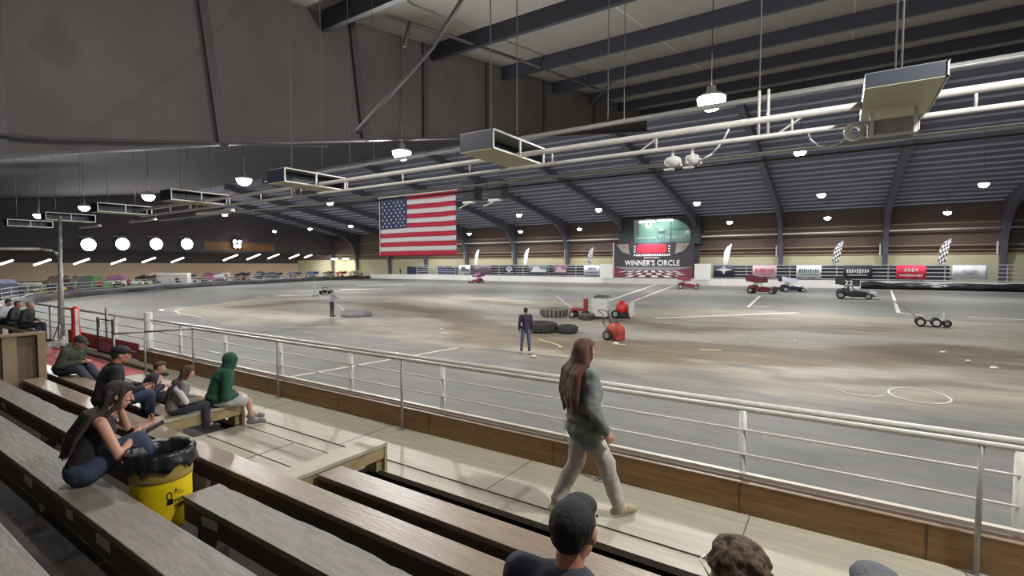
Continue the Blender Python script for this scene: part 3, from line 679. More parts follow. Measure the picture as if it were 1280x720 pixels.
def banner(x0, x1, base, ink, label, style, z0=.55, z1=2.38):
    e = empty('sponsor_banner', ((x0+x1)/2,86.9,z0)); w=x1-x0; h=z1-z0
    n=14; vs=[]; fs=[]
    for j in range(2):
        for i in range(n+1): vs.append((-w/2+w*i/n, .03*math.sin(i*1.3), h*j+(.04*math.sin(i*.9) if j==0 else 0)))
    for i in range(n): fs.append((i,i+1,n+2+i,n+1+i))
    o = MB().add(vs,fs).build('cloth', base, e, True); s=o.modifiers.new('s','SOLIDIFY'); s.thickness=.02
    b = MB()
    if style=='script':
        squiggle(b,0,h*.55,w*.8,h*.36,9,seed=int(x0*10)); b.prism([(-w*.36,-.06,h*.2),(w*.36,-.06,h*.2),(w*.3,-.06,h*.26),(-w*.3,-.06,h*.26)],(0,.02,0))
    elif style=='wing':
        b.prism([(-w*.42,-.06,h*.6),(-w*.1,-.06,h*.5),(0,-.06,h*.2),(w*.1,-.06,h*.5),(w*.42,-.06,h*.6),(w*.12,-.06,h*.72),(-w*.12,-.06,h*.72)],(0,.02,0)); b.ell((0,-.05,h*.82),(.2,.02,.14),n=10)
    elif style=='arch':
        for k in range(9):
            a=PI*k/8; b.box((-w*.25*math.cos(a)-.12,-.07,h*.45+h*.35*math.sin(a)-.1),(-w*.25*math.cos(a)+.12,-.05,h*.45+h*.35*math.sin(a)+.12))
        b.box((-w*.12,-.07,h*.25),(w*.12,-.05,h*.6)); b.box((-w*.4,-.07,h*.1),(w*.4,-.05,h*.17))
    elif style=='lines':
        for k in range(3): b.box((-w*(.1+.06*k),-.07,h*(.3+.14*k)),(w*(.1+.06*k),-.05,h*(.33+.14*k)))
        b.box((-w*.46,-.07,h*.08),(w*.46,-.05,h*.1))
    elif style=='car':
        b.prism([(-w*.4,-.06,h*.25),(w*.4,-.06,h*.25),(w*.42,-.06,h*.5),(w*.1,-.06,h*.62),(w*.0,-.06,h*.85),(-w*.25,-.06,h*.8),(-w*.3,-.06,h*.5)],(0,.02,0))
    else:
        squiggle(b,0,h*.65,w*.5,h*.3,4,seed=3); squiggle(b,0,h*.25,w*.8,h*.16,11,seed=4)
    b.build('lettering', ink, e)
    tag(e, label, 'banner', 'sponsor banners on the far fence')
navy=M('bn_navy',(44,48,74),.7); whi=M('bn_white',(206,208,212),.7); pnk=M('bn_pink',(204,176,182),.7); rd=M('bn_red',(212,48,78),.7); gr=M('bn_grey',(92,100,110),.7); mag=M('bn_magenta',(190,90,110),.7); tl=M('bn_teal',(70,110,116),.7); blk=M('bn_black',(38,40,52),.7); blu=M('bn_blue',(70,86,150),.7); dull=M('bn_dull',(112,92,104),.7)
banner(-17.35,-14.2,navy,whi,'dark banner with a white winged emblem, right of the winner circle panel','wing')
banner(-11.5,-8.1,pnk,mag,'pale pink banner with red script behind the maroon cars','script')
banner(-5.47,-2.2,whi,tl,'white banner with a grey green script logo','script')
banner(.5,3.9,blk,whi,'black banner with heavy white lettering above the black car','script')
banner(6.6,9.8,rd,whi,'bright red banner with white lettering','block')
banner(12.5,15.9,whi,gr,'rumpled white banner with thin grey lines at the far right','lines')
banner(-40.8,-37.5,whi,blu,'white banner with blue lettering just left of the winner circle','block')
banner(-71.6,-68.4,whi,gr,'white banner with grey car silhouettes behind the pink car','car')
banner(-67.2,-62.5,dull,gr,'dull mauve banner right of the pink car','block')
banner(-59.4,-56.6,navy,whi,'navy banner with a white arched emblem','arch')
banner(-53.2,-48.6,gr,whi,'dark grey banner with a pale car picture','car')
banner(-47.4,-44.4,dull,pnk,'mauve banner with a pale pink wedge','car')

# winner's circle
e = empty('winners_circle_sign', (-27.6,86.45,.2)); W2=14.0
BK = M('wc_grey', (66,62,70), .6, var=.1, scale=.5)
MB().box((-7,0,0),(7,.12,6.2)).build('panel', BK, e)
MB().box((-7.2,-.02,0),(-7,.14,6.3)).build('frame_post', WHITE, e)
txt = M('wc_white',(236,234,238),.5)
text_mesh('title', "WINNER'S CIRCLE", 1.32, txt, e, (0,-.04,2.15), bold=.05, sx=.82)
MB().prism([(-2.5,-.06,4.35),(2.5,-.06,4.35),(2.75,-.06,5.1),(2.35,-.06,5.85),(-2.35,-.06,5.85),(-2.75,-.06,5.1)],(0,.05,0)).build('red_block', M('wc_red',(206,44,70),.6), e)
b = MB(); squiggle(b,0,4.05,6.6,.34,16,-.06,5); b.prism([(-3.4,-.06,3.9),(3.4,-.06,3.9),(2.9,-.06,3.8),(-2.6,-.06,3.8)],(0,.04,0)); squiggle(b,0,3.5,2.8,.26,9,-.06,6)
for s in (-1,1):
    for k in range(3): b.box((s*3.05-.18,-.06,4.5+k*.45),(s*3.05+.18,-.03,4.68+k*.45))
b.build('small_lettering', txt, e)
for s in (-1,1): MB().prism([(s*6.5,-.05,6.0),(s*4.3,-.05,6.0),(s*4.1,-.05,4.6),(s*3.9,-.05,4.1),(s*5.5,-.05,4.6)],(0,.04,0)).build('smoke_patch', M('wc_smoke',(160,150,144),.7,var=.3,scale=1.2), e)
MB().prism([(-7,-.03,1.85),(7,-.03,1.85),(7,-.03,0),(-7,-.03,0)],(0,.02,0)).build('checker_ground', M('wc_maroon',(120,58,76),.6), e)
MB().prism([(-7,-.04,1.9),(7,-.04,1.9),(4.2,-.04,1.35),(-4.2,-.04,1.35)],(0,.02,0)).build('road_band', M('wc_road',(150,148,154),.6), e)
b = MB()
for r_ in range(3):
    z0_=1.25-.42*r_; z1_=z0_-.30
    for k in range(-9,10):
        if (k+r_)%2: continue
        f0=.55+.22*r_; f1=.55+.22*(r_+1)
        x0a,x0b=k*f0,(k+1)*f0; x1a,x1b=k*f1,(k+1)*f1
        if max(abs(x1a),abs(x1b))>6.9: continue
        b.prism([(x0a,-.07,z0_),(x0b,-.07,z0_),(x1b,-.07,z1_),(x1a,-.07,z1_)],(0,.02,0))
b.build('checkers', txt, e)
tag(e, "large dark billboard reading WINNER'S CIRCLE with red block and checkered ground", 'billboard')
for x0,x1,s in ((-37.3,-34.85,'left'),(-20.3,-17.7,'right')):
    o = MB().box((x0,86.4,T+.9),(x1,86.6,2.62)).build('blank_board', CONC); tag(o, 'plain white board at the '+s+' side of the winner circle billboard', 'panel')
# announcer booth
e = empty('announcer_booth', (-26.5,89.2,6.1))
DB = M('booth_dark', (58,62,66), .7); TEAL = M('booth_interior', (132,176,168), .8)
MB().box((-8,-.6,-7.0),(5.6,2.6,0)).build('base', DB, e)
b = MB(); b.box((-8,-.6,0),(-5.2,2.6,4.8)); b.box((4.9,-.6,0),(6.4,2.6,4.8)); b.box((-5.2,-.6,4.55),(4.9,2.6,4.8)); b.build('frame', DB, e)
MB().prism([(4.95,-.62,4.55),(4.95,-.62,2.2),(4.4,-.62,3.2),(2.9,-.62,4.2),(1.5,-.62,4.55)],(0,.15,0)).build('arched_corner', DB, e)
MB().box((-5.2,2.3,0),(4.9,2.5,4.55)).build('back_wall', TEAL, e)
for xx in (-5.15,1.6): MB().box((xx-.05,-.6,0),(xx+.05,-.5,4.55)).build('mullion', DARK, e)
MB().box((1.6,-.6,2.5),(4.9,-.5,2.58)).build('transom', DARK, e)
for x0,x1,z_ in ((-4.7,-1.9,4.15),(-1.4,1.4,4.25),(-3.5,-2.6,3.6)): MB().box((x0,1.0,z_),(x1,1.4,z_+.22)).build('ceiling_light', TUBE, e)
MB().box((-5.1,-.55,.0),(4.8,.4,.35)).build('desk', DB, e)
MB().box((-.9,.2,1.9),(.3,.3,2.5)).build('monitor', DARK, e); MB().cyl((-.3,.2,.35),(-.3,.2,2.0),.06).build('monitor_stand', RAIL, e)
b = MB(); rs=random.Random(4)
for k in range(16): x=-4.6+k*.58; h_=.3+rs.random()*.9; b.box((x,-.1,.35),(x+.3,.2,.35+h_))
b.build('desk_equipment', M('booth_stuff',(92,110,112),.7,var=.5,scale=3), e)
MB().box((-5.2,-.55,.02),(4.9,-.53,4.5)).build('glass', M('booth_glass',(170,220,215),.1,alpha=.12), e)
tag(e, 'announcer booth with teal lit window above the winner circle billboard', 'booth')
add_light('booth_light', (-1,.8,4.0), 45, 2, e, color=(.85,1,.97))

# feather flags
CHK = M('feather_white', (206,206,208), .8)
def feather(x, label, checker):
    e = empty('feather_flag', (x,87.8,T+1.1)); MB().cyl((0,0,-1.1),(0,0,0),.04,n=6).build('ground_stake', RAILG, e)
    pole = [(0,0,0),(0,0,3.0),(.15,0,4.4),(.6,0,5.3),(1.25,0,5.75)]
    MB().path(pole, .035, n=6).build('pole', RAILG, e)
    L = [(0,1.9),(.05,3.2),(.2,4.4),(.6,5.3),(1.35,5.85)]; R = [(.12,1.85),(.75,2.6),(1.0,3.8),(1.15,4.8),(1.35,5.85)]
    MB().prism([(a,0,z) for a,z in L]+[(a,0,z) for a,z in R[::-1][1:]],(0,.02,0)).build('sail', CHK, e)
    if checker:
        b = MB()
        for r_ in range(12):
            t0=r_/12; 
            for c_ in range(4):
                if (r_+c_)%2: continue
                def P(u,v):
                    k=min(int(v*4),3); f=v*4-k; l=(L[k][0]+(L[k+1][0]-L[k][0])*f, L[k][1]+(L[k+1][1]-L[k][1])*f); r=(R[k][0]+(R[k+1][0]-R[k][0])*f, R[k][1]+(R[k+1][1]-R[k][1])*f)
                    return (l[0]+(r[0]-l[0])*u, -.03, l[1]+(r[1]-l[1])*u)
                b.prism([P(c_/4,t0),P((c_+1)/4,t0),P((c_+1)/4,t0+1/12),P(c_/4,t0+1/12)],(0,.02,0))
        b.build('black_checks', M('check_dark',(70,72,80),.8), e)
    tag(e, label, 'flag', 'feather flags behind the far fence')
feather(-16.1,'white feather flag behind the winged emblem banner',False)
feather(-.9,'checkered feather flag left of the black banner',True)
feather(11.1,'checkered feather flag right of the red banner',True)
feather(-40.5,'checkered feather flag just left of the winner circle',True)
feather(-55.0,'narrow white feather flag in the middle of the far fence',False)
feather(-67.9,'narrow white feather flag behind the pink car',False)
# tents, signs behind the left end of white barrier
for x0,x1,lab in ((-89.5,-84.5,'blue canvas cover with ragged top behind the barrier end'),(-79.5,-74.5,'blue covered cart behind the barrier, under the flag')):
    b = MB(); n=10; top=[(x1-(x1-x0)*i/n, 88.5, 1.9+.5*noise.noise(Vector((i*.7,x0,0)))) for i in range(n+1)]
    b.prism([(x0,88.5,T),(x1,88.5,T)]+top,(0,1.6,0)); o = b.build('canvas_cover', M('canvas_blue',(50,56,86),.8,var=.2,scale=1)); tag(o, lab, 'cover', 'blue canvas covers')

# ------------------------------------------------------------------ people
TEX = bpy.data.textures.new('folds', 'CLOUDS'); TEX.noise_scale = .11; TEX.noise_depth = 2
TEXH = bpy.data.textures.new('locks', 'CLOUDS'); TEXH.noise_scale = .05; TEXH.noise_depth = 3
def blob(mb, name, mat, parent, voxel, smooth=3, folds=0., tex=None):
    me = bpy.data.meshes.new(name); me.from_pydata(mb.v, [], mb.f)
    t = bpy.data.objects.new(name, me); C.objects.link(t)
    r = t.modifiers.new('r','REMESH'); r.mode='VOXEL'; r.voxel_size=voxel; r.use_smooth_shade=True
    s = t.modifiers.new('s','SMOOTH'); s.factor=.5; s.iterations=smooth
    if folds:
        d = t.modifiers.new('d','DISPLACE'); d.texture=tex or TEX; d.strength=folds; d.mid_level=.5
    dg = bpy.context.evaluated_depsgraph_get(); m2 = bpy.data.meshes.new_from_object(t.evaluated_get(dg))
    bpy.data.objects.remove(t); m2.name = name; m2.materials.clear(); m2.materials.append(mat)
    o = bpy.data.objects.new(name, m2); C.objects.link(o); o.parent = parent; return o
V = Vector
def pose_stand(**kw):
    J = dict(pelvis=V((0,0,.94)), chest=V((0,0,1.27)), neck=V((0,-.01,1.45)), head=V((0,.02,1.585)),
      shL=V((-.18,0,1.40)), shR=V((.18,0,1.40)), elL=V((-.23,-.03,1.12)), elR=V((.23,-.03,1.12)), wrL=V((-.24,.05,.88)), wrR=V((.24,.05,.88)),
      hiL=V((-.09,0,.90)), hiR=V((.09,0,.90)), knL=V((-.10,.02,.49)), knR=V((.10,.02,.49)), anL=V((-.10,0,.09)), anR=V((.10,0,.09)),
      toL=V((-.11,.17,.03)), toR=V((.11,.17,.03)), yaw=0., pitch=0.)
    J.update({k:(V(v) if isinstance(v,tuple) else v) for k,v in kw.items()}); return J
def pose_sit(floor=-.42, lean=.15, **kw):
    # origin on the seat surface
    R = Matrix.Rotation(-lean, 3, 'X'); P = V((0,0,.10)); f = lambda v: P + R @ V(v)
    J = dict(pelvis=P, chest=f((0,0,.33)), neck=f((0,.0,.49)), head=f((0,.03,.625)),
      shL=f((-.18,0,.44)), shR=f((.18,0,.44)), elL=f((-.23,.06,.17)), elR=f((.23,.06,.17)), wrL=V((-.10,.34,.22)), wrR=V((.10,.34,.22)),
      hiL=V((-.09,.03,.10)), hiR=V((.09,.03,.10)), knL=V((-.13,.44,.11)), knR=V((.13,.44,.11)), anL=V((-.13,.46,floor+.09)), anR=V((.13,.46,floor+.09)),
      yaw=0., pitch=0.)
    J['toL'] = J['anL']+V((0,.16,-.06)); J['toR'] = J['anR']+V((0,.16,-.06))
    for k,v in kw.items():
        J[k] = V(v) if isinstance(v,tuple) else v
    for s in 'LR':
        if 'an'+s in kw and 'to'+s not in kw: J['to'+s] = J['an'+s]+V((0,.16,-.06))
    return J
def hand(b, w, d, palm, k=1., curl=.9, thumb=1, fine=True):
    d = d.normalized(); palm = (palm-d*palm.dot(d)).normalized(); s = d.cross(palm)*thumb
    b.ell(w+d*.045*k, (1,1,1), n=12, mtx=Matrix((d*.052*k, s*.040*k, palm*.017*k)).transposed())
    b.cap(w-d*.02, w+d*.02*k, .024*k, .022*k, n=10)
    if not fine:
        b.ell(w+d*.10*k+palm*.02, (1,1,1), n=10, mtx=Matrix((d*.04*k, s*.034*k, palm*.018*k)).transposed()); return
    for i in range(4):
        off = (i-1.5)*.0215*k; base = w+d*.085*k+s*off; L = (.038,.044,.041,.032)[i]*k
        d1 = (d+palm*curl*.45+s*off*3).normalized(); d2 = (d+palm*curl*1.6).normalized(); d3 = (d*.2+palm*curl*1.6).normalized()
        p1 = base+d1*L; p2 = p1+d2*L*.75; p3 = p2+d3*L*.55
        b.cap(base-d*.02, p1, .0092*k, .0085*k, n=8); b.cap(p1,p2,.0083*k,.0076*k,n=8); b.cap(p2,p3,.0075*k,.0065*k,n=8)
    t0 = w+d*.025*k-s*.03*k; t1 = t0+(d*.6-s*.75+palm*.3).normalized()*.04*k; t2 = t1+(d*.9-s*.15+palm*.5).normalized()*.032*k
    b.cap(t0,t1,.0125*k,.0105*k,n=8); b.cap(t1,t2,.010*k,.008*k,n=8)
def human(label, loc, rz, J, h=1.7, skin=(190,138,112), top=(60,60,60), bottom=(60,66,82), shoes=(40,40,44), hem=0., hv=1., hair='short', hairc=(52,40,34),
          sleeves='long', legs='long', voxel=.012, loose=1., hood=False, group=None, hat=None, fine=False, brim=False, top2=None, name='person', folds=.012, kw_top=None):
    k = h/1.7; e = empty(name, loc, rz); e.scale = (1,1,1)
    J = {a:(b*k if isinstance(b,Vector) else b) for a,b in J.items()}
    sk = M('skin_%d_%d_%d'%skin, skin, .5, var=.05, scale=18); tag(e, label, 'person', group)
    up = (J['neck']-J['pelvis']).normalized(); right = (J['shR']-J['shL']).normalized(); fw = up.cross(right).normalized()
    B = Matrix((right, fw, up)).transposed()
    HR = Matrix.Rotation(J['yaw'],3,'Z') @ Matrix.Rotation(J['pitch'],3,'X')
    hd = J['head']; H = lambda x,y,z: hd + HR @ V((x*k,y*k,z*k))
    def hell(b, c, r, n=16): b.ell(H(*c), tuple(v*k for v in r), n=n, mtx=HR)
    # body: one continuous skin surface
    b = MB()
    hell(b,(0,-.008,.02),(.073,.093,.092),20); hell(b,(0,.022,-.05),(.056,.062,.062),16); hell(b,(0,.052,-.088),(.026,.026,.022),12)
    hell(b,(0,.055,.01),(.058,.035,.05),12)
    b.cap(H(0,.086,.012), H(0,.104,-.028), .010*k, .014*k, n=8); hell(b,(0,.082,-.058),(.023,.014,.011),10)
    for s in (-1,1): hell(b,(s*.073,-.008,-.005),(.011,.02,.031),10); hell(b,(s*.036,.066,-.022),(.022,.02,.018),8)
    b.cap(J['neck']-up*.03*k, hd+HR@V((0,-.02*k,-.05*k)), .052*k, .050*k)
    b.cap(J['shL']*.8+J['shR']*.2, J['shR']*.8+J['shL']*.2, .05*k)
    b.ell(J['chest'], (.135*k,.085*k,.15*k), mtx=B); b.ell(J['pelvis'], (.13*k,.095*k,.10*k), mtx=B); b.cap(J['pelvis'],J['chest'],.095*k,.10*k)
    for s in 'LR':
        b.cap(J['sh'+s],J['el'+s],.044*k,.036*k); b.cap(J['el'+s],J['wr'+s],.036*k,.024*k)
        b.cap(J['hi'+s],J['kn'+s],.072*k,.05*k); b.cap(J['kn'+s],J['an'+s],.048*k,.034*k)
        dd = (J['wr'+s]-J['el'+s]); pal = J.get('palm'+s, -right if s=='R' else right)
        hand(b, J['wr'+s], J.get('hd'+s, dd), V(pal), k, J.get('curl',.8), 1 if s=='R' else -1, fine)
        b.cap(J['an'+s], J['to'+s], .032*k, .026*k)
    blob(b, 'body', sk, e, voxel*.7 if fine else voxel, 2)
    # trousers / shorts
    lz = loose; bm = M('cloth_%d_%d_%d'%bottom, bottom, .8, var=.14, scale=9)
    b = MB(); b.ell(J['pelvis'], (.158*k*min(lz,1.1),.118*k,.115*k), mtx=B); b.cap(J['hiL'],J['hiR'],.09*k)
    for s in 'LR':
        b.cap(J['hi'+s],J['kn'+s],.092*k,.067*k*lz)
        if legs=='long':
            end = J['an'+s]+(J['kn'+s]-J['an'+s])*.06; b.cap(J['kn'+s], end, .064*k*lz, .052*k*lz)
        else: b.v = b.v
    if legs == 'short':
        b = MB(); b.ell(J['pelvis'], (.16*k,.12*k,.115*k), mtx=B); b.cap(J['hiL'],J['hiR'],.09*k)
        for s in 'LR': b.cap(J['hi'+s], J['hi'+s]*.18+J['kn'+s]*.82, .095*k, .085*k)
    blob(b, 'trousers' if legs=='long' else 'shorts', bm, e, voxel, 3, folds*k)
    # top
    tm = M('cloth_%d_%d_%d'%top, top, .85, var=.12, scale=8)
    b = MB(); b.ell(J['chest']+up*.02*k, (.175*k*lz,.122*k*lz,.175*k), mtx=B); b.cap(J['shL'],J['shR'],.064*k)
    b.cap(J['pelvis']+up*.03*k, J['chest'], .125*k*lz, .13*k*lz); b.ell(J['pelvis']+up*.03*k, (.172*k*lz,.132*k*lz,.11*k), mtx=B)
    if sleeves != 'none': b.cap(J['neck']-up*.055*k, J['neck']-up*.015*k, .075*k, .062*k)
    for s in 'LR':
        if sleeves=='long':
            b.cap(J['sh'+s],J['el'+s],.064*k*lz,.056*k*lz); b.cap(J['el'+s], J['wr'+s]*.9+J['el'+s]*.1,.054*k*lz,.042*k*lz)
        elif sleeves=='short': b.cap(J['sh'+s], J['sh'+s]*.45+J['el'+s]*.55,.064*k,.058*k)
    if sleeves=='none':
        b = MB(); b.ell(J['chest']-up*.01*k, (.150*k,.11*k,.16*k), mtx=B); b.cap(J['pelvis']+up*.03*k, J['chest'], .115*k, .12*k)
        for s in (-1,1): b.cap(J['chest']+up*.1*k+right*s*.07*k+fw*.06*k, J['chest']+up*.1*k+right*s*.07*k-fw*.06*k, .02*k)
    if hem: b.cap(J['hiL']-up*hem, J['hiR']-up*hem, .125*k); b.ell(J['pelvis']-up*hem*.6, (.225*k,.185*k,.13*k), mtx=B); b.ell(J['chest']-up*.1*k, (.225*k,.18*k,.22*k), mtx=B)
    if hood: b.ell(J['neck']-fw*.07*k-up*.02*k, (.10*k,.06*k,.07*k), mtx=B)
    blob(b, 'jacket' if lz > 1.05 else 'top', tm, e, voxel, 3, folds*k*1.2)
    # shoes
    sm = M('shoe_%d_%d_%d'%shoes, shoes, .6)
    for s in 'LR':
        b = MB(); a, t = J['an'+s], J['to'+s]; dr = (t-a); heel = a - V((dr.x,dr.y,0)).normalized()*.045*k; heel.z = min(a.z-.045*k, t.z+.03*k) if a.z-t.z>0 else a.z
        b.cap(heel, t, .042*k, .038*k); b.cap(a, a-(a-heel)*.3, .048*k, .045*k); b.cap(t, t-dr.normalized()*.06*k, .04*k,.042*k)
        blob(b, 'shoe', sm, e, voxel, 2)
    # hair, hats
    hm = M('hair_%d_%d_%d'%hairc, hairc, .72, var=.4, scale=30, stretch=(3,3,.4), bump=.5)
    if hair in ('short','curly'):
        b = MB(); hell(b,(0,-.026,.03),(.079,.092,.084),20); hell(b,(0,.02,.072),(.064,.075,.042),14); hell(b,(0,-.055,-.015),(.064,.05,.05),12)
        if hair=='curly':
            rs = random.Random(5)
            for q in range(120):
                a=rs.uniform(0,2*PI); z=rs.uniform(-.1,1); r=math.sqrt(max(0,1-z*z)); hell(b,(r*math.cos(a)*.078,-.02+r*math.sin(a)*.092,.035+z*.085),(.014,.014,.013),6)
        blob(b,'hair',hm,e,max(.006,voxel*.6),2,.006*k,TEXH)
    elif hair == 'long':
        b = MB(); hell(b,(0,-.022,.03),(.084,.098,.09),20); hell(b,(0,.01,.07),(.072,.082,.05),14); hell(b,(0,-.05,-.04),(.078,.06,.08),14)
        rs = random.Random(3); back = J['chest']-fw*.15*k
        for q in range(15):
            x = -.08+.16*q/14; L = rs.uniform(.75,1.05); x *= hv; p0 = H(x*.95/hv,-.035-.05*math.cos(x*12),.02); p1 = H(x*1.05,-.045-.04*math.cos(x*12),-.12)
            p2 = J['neck']-fw*(.10+.02*rs.random())*k+right*(x*1.35+rs.uniform(-.01,.01))*k-up*.06*k; p3 = back+right*(x*1.5+rs.uniform(-.02,.02))*k+up*(.10-.2*L)*k; p4 = p3-up*.14*L*k+right*rs.uniform(-.015,.015)*k
            for a_,c_,r1,r2 in ((p0,p1,.026,.026),(p1,p2,.025,.024),(p2,p3,.024,.02),(p3,p4,.02,.008)): b.cap(a_,c_,r1*k*hv,r2*k*hv,n=8)
        for s in (-1,1):
            pts=[H(s*.068,.02,.05),H(s*.083,.02,-.05),J['neck']+right*s*.095*k-fw*.02*k-up*.04*k,J['chest']+right*s*.11*k+fw*.10*k+up*.02*k]
            if J.get('front_locks',1)==0: pts=pts[:3]
            for a_,c_ in zip(pts,pts[1:]): b.cap(a_,c_,.022*k,.018*k,n=8)
        blob(b,'hair',hm,e,max(.007,voxel*.6),1,.006*k,TEXH)
    elif hair == 'hood':
        b = MB(); hell(b,(0,-.02,.02),(.105,.115,.118),20); hell(b,(0,-.04,-.07),(.095,.09,.08),14); b.cap(J['neck']-up*.04*k, hd-up*.06*k,.10*k,.095*k)
        blob(b,'hood',tm,e,voxel,2,.01*k)
    if hat:
        cm = M('hat_%d_%d_%d'%hat, hat, .8); b = MB(); hell(b,(0,-.014,.05),(.088,.104,.078),20)
        if brim: 
            for t in range(5): x=-.05+.025*t; b.cap(H(x,.07,.055),H(x*.8,.165-abs(x)*.5,.035),.010*k,.008*k,n=6)
        blob(b,'cap' if brim else 'beanie',cm,e,max(.008,voxel*.7),2)
    if fine:
        b = MB()
        for s in (-1,1): hell(b,(s*.031,.082,.008),(.011,.007,.006),8)
        b.build('eyes', M('eye_dark',(38,28,24),.3), e, True)
        b = MB(); hell(b,(0,.092,-.058),(.02,.008,.007),8); b.build('lips', M('lips',(168,92,88),.4), e, True)
        b = MB()
        for s in (-1,1): b.cap(H(s*.02,.088,.03),H(s*.047,.078,.03),.004*k,n=6)
        b.build('eyebrows', hm, e, True)
    return e

# woman walking along the deck (faces +X / slightly away)
J = pose_stand(knL=(-.09,-.02,.50), anL=(-.10,-.22,.13), toL=(-.10,-.06,.035), knR=(.10,.20,.52), anR=(.10,.33,.10), toR=(.10,.49,.05),
   shL=(-.19,0,1.38), shR=(.19,0,1.38), elR=(.27,-.02,1.10), wrR=(.25,.12,.88), elL=(-.28,-.03,1.10), wrL=(-.25,.06,.84), pelvis=(0,.02,.93), hiL=(-.09,.02,.90), hiR=(.09,.02,.90), yaw=.1, pitch=-.08, front_locks=1)
w = human('person with long auburn hair walking along the deck in a grey green jacket', (-2.0,4.25,0), -.72, J, h=1.71, skin=(206,158,134),
   top=(116,122,118), bottom=(178,174,166), shoes=(160,156,124), hair='long', hairc=(90,55,43), voxel=.012, loose=1.3, fine=True, folds=.034, hem=.12, hv=1.5)
# seated row in the foreground
J = pose_sit(floor=-.40, lean=.20, knL=(-.16,.43,.10), knR=(.17,.44,.11), wrL=(-.06,.38,.20), wrR=(.12,.42,.19), elR=(.27,.16,.17), yaw=.0, pitch=-.1)
p2 = human('person with short dark hair seen from behind in a navy shirt, at the bottom', (-.79,1.46,.68), .0, J, h=1.80, skin=(178,124,100), top=(44,46,62), bottom=(52,54,64), hairc=(21,18,20), hair='short', voxel=.010, fine=True, sleeves='short', folds=.014, loose=1.05)
J = pose_sit(floor=-.40, lean=.22, yaw=.5, pitch=-.05)
p3 = human('person with light brown curly hair and glasses, cut off by the lower edge', (-.24,1.46,.68), .0, J, h=1.80, skin=(196,146,120), top=(70,74,84), bottom=(60,60,70), hairc=(82,61,43), hair='curly', voxel=.010, fine=True)
hd3 = V((0,0,0))
J = pose_sit(floor=-.40, lean=.34, yaw=.2)
p4 = human('person of whom only the top of grey hair shows at the lower edge', (.12,1.50,.645), .0, J, h=1.86, skin=(186,146,126), top=(80,80,86), bottom=(60,60,70), hairc=(92,92,98), hair='short', voxel=.012, fine=False)
# glasses of the curly haired person
def headpoint(J, h, k=None):
    return J['head']*(h/1.7)
Jg = pose_sit(floor=-.40, lean=.22); hp = Jg['head']*(1.8/1.7); HRg = Matrix.Rotation(.5,3,'Z') @ Matrix.Rotation(-.05,3,'X'); gg = lambda x,y,z: hp+HRg@V((x*1.06,y*1.06,z*1.06))
b = MB(); GL = M('glasses_clear',(214,208,200),.3)
for s in (-1,1):
    pts=[gg(s*.034+.026*math.cos(t),.104,.004+.02*math.sin(t)) for t in [2*PI*i/14 for i in range(15)]]
    b.path(pts,.0028,n=6); b.path([gg(s*.06,.104,.012),gg(s*.085,.08,.014),gg(s*.084,-.01,.012)],.0028,n=6)
b.path([gg(-.009,.105,.008),gg(.009,.105,.008)],.003,n=6); b.build('glasses', GL, p3, True)
# woman in the tank top with phone
J = pose_sit(floor=-.38, lean=.38, knL=(-.10,.40,.24), knR=(.13,.36,.30), anL=(-.08,.56,-.09), anR=(.11,.56,-.06), shL=(-.17,.11,.49), shR=(.17,.11,.49),
   elR=(.24,.20,.22), wrR=(.09,.37,.36), elL=(-.16,.34,.34), wrL=(-.03,.27,.56), hdL=V((.25,.05,.9)), palmL=(.4,-.6,0), hdR=V((-.35,.85,.3)), palmR=(-.2,.2,1.), yaw=-.25, pitch=-.25, curl=.7, front_locks=0)
w2 = human('person with very long brown hair in a dark tank top beside the yellow drum', (-5.12,1.38,.62), -.10, J, h=1.72, skin=(196,146,124), top=(42,38,40), bottom=(58,70,92), shoes=(50,50,54), hair='long', hairc=(42,34,29), sleeves='none', voxel=.010, fine=True, folds=.012)
e = empty('phone', (-4.93,1.84,1.00), -.3); e.rotation_euler = (.5,.15,-.3)
MB().box((-.038,-.075,-.004),(.038,.075,.004)).build('case', DARK, e, bevel=.003); MB().box((-.034,-.07,.0041),(.034,.07,.005)).build('screen', M('phone_screen',(60,64,80),.15), e)
tag(e, 'dark phone held by the person in the tank top', 'phone')
# man in the black cap
J = pose_sit(floor=-.42, lean=.26, knL=(-.16,.45,.14), knR=(.15,.46,.14), wrL=(-.05,.42,.24), wrR=(.07,.42,.22), yaw=-.1, pitch=-.12)
human('person in a black cap, black jacket and blue jeans seated on the second row', (-8.42,2.55,.41), -.25, J, h=1.80, skin=(186,132,108), top=(34,32,38), bottom=(46,60,86), hairc=(60,46,38), hair='short', voxel=.014, loose=1.12, hat=(28,27,32), brim=True, fine=True)
J = pose_sit(floor=-.3, lean=.35, pitch=-.3, wrL=(-.05,.3,.3), wrR=(.08,.3,.32))
k1 = human('child in a dark coat with a pink fur collar seated beyond the black capped person', (-8.72,3.14,.30), -.4, J, h=1.36, skin=(200,152,130), top=(52,52,60), bottom=(46,46,56), hairc=(84,60,44), hair='short', voxel=.012, loose=1.1)
b = MB()
for q in range(9): a=PI*q/8-.2; b.ell((math.cos(a)*.10,.10+math.sin(a)*.08,.36+.03*math.sin(q*2.1)),(.05,.045,.05),n=8)
blob(b,'fur_collar',M('fur_pink',(196,150,146),.9,var=.2,scale=30),k1,.012,1,.02,TEXH)
J = pose_sit(floor=-.3, lean=.3, pitch=-.3, front_locks=0, yaw=-.2)
k2 = human('child with brown hair and a grey top with a white shoulder, on the left bench', (-7.63,3.08,.335), -.3, J, h=1.40, skin=(200,152,130), top=(128,122,118), bottom=(52,54,66), hairc=(74,52,42), hair='long', voxel=.012, loose=1.08)
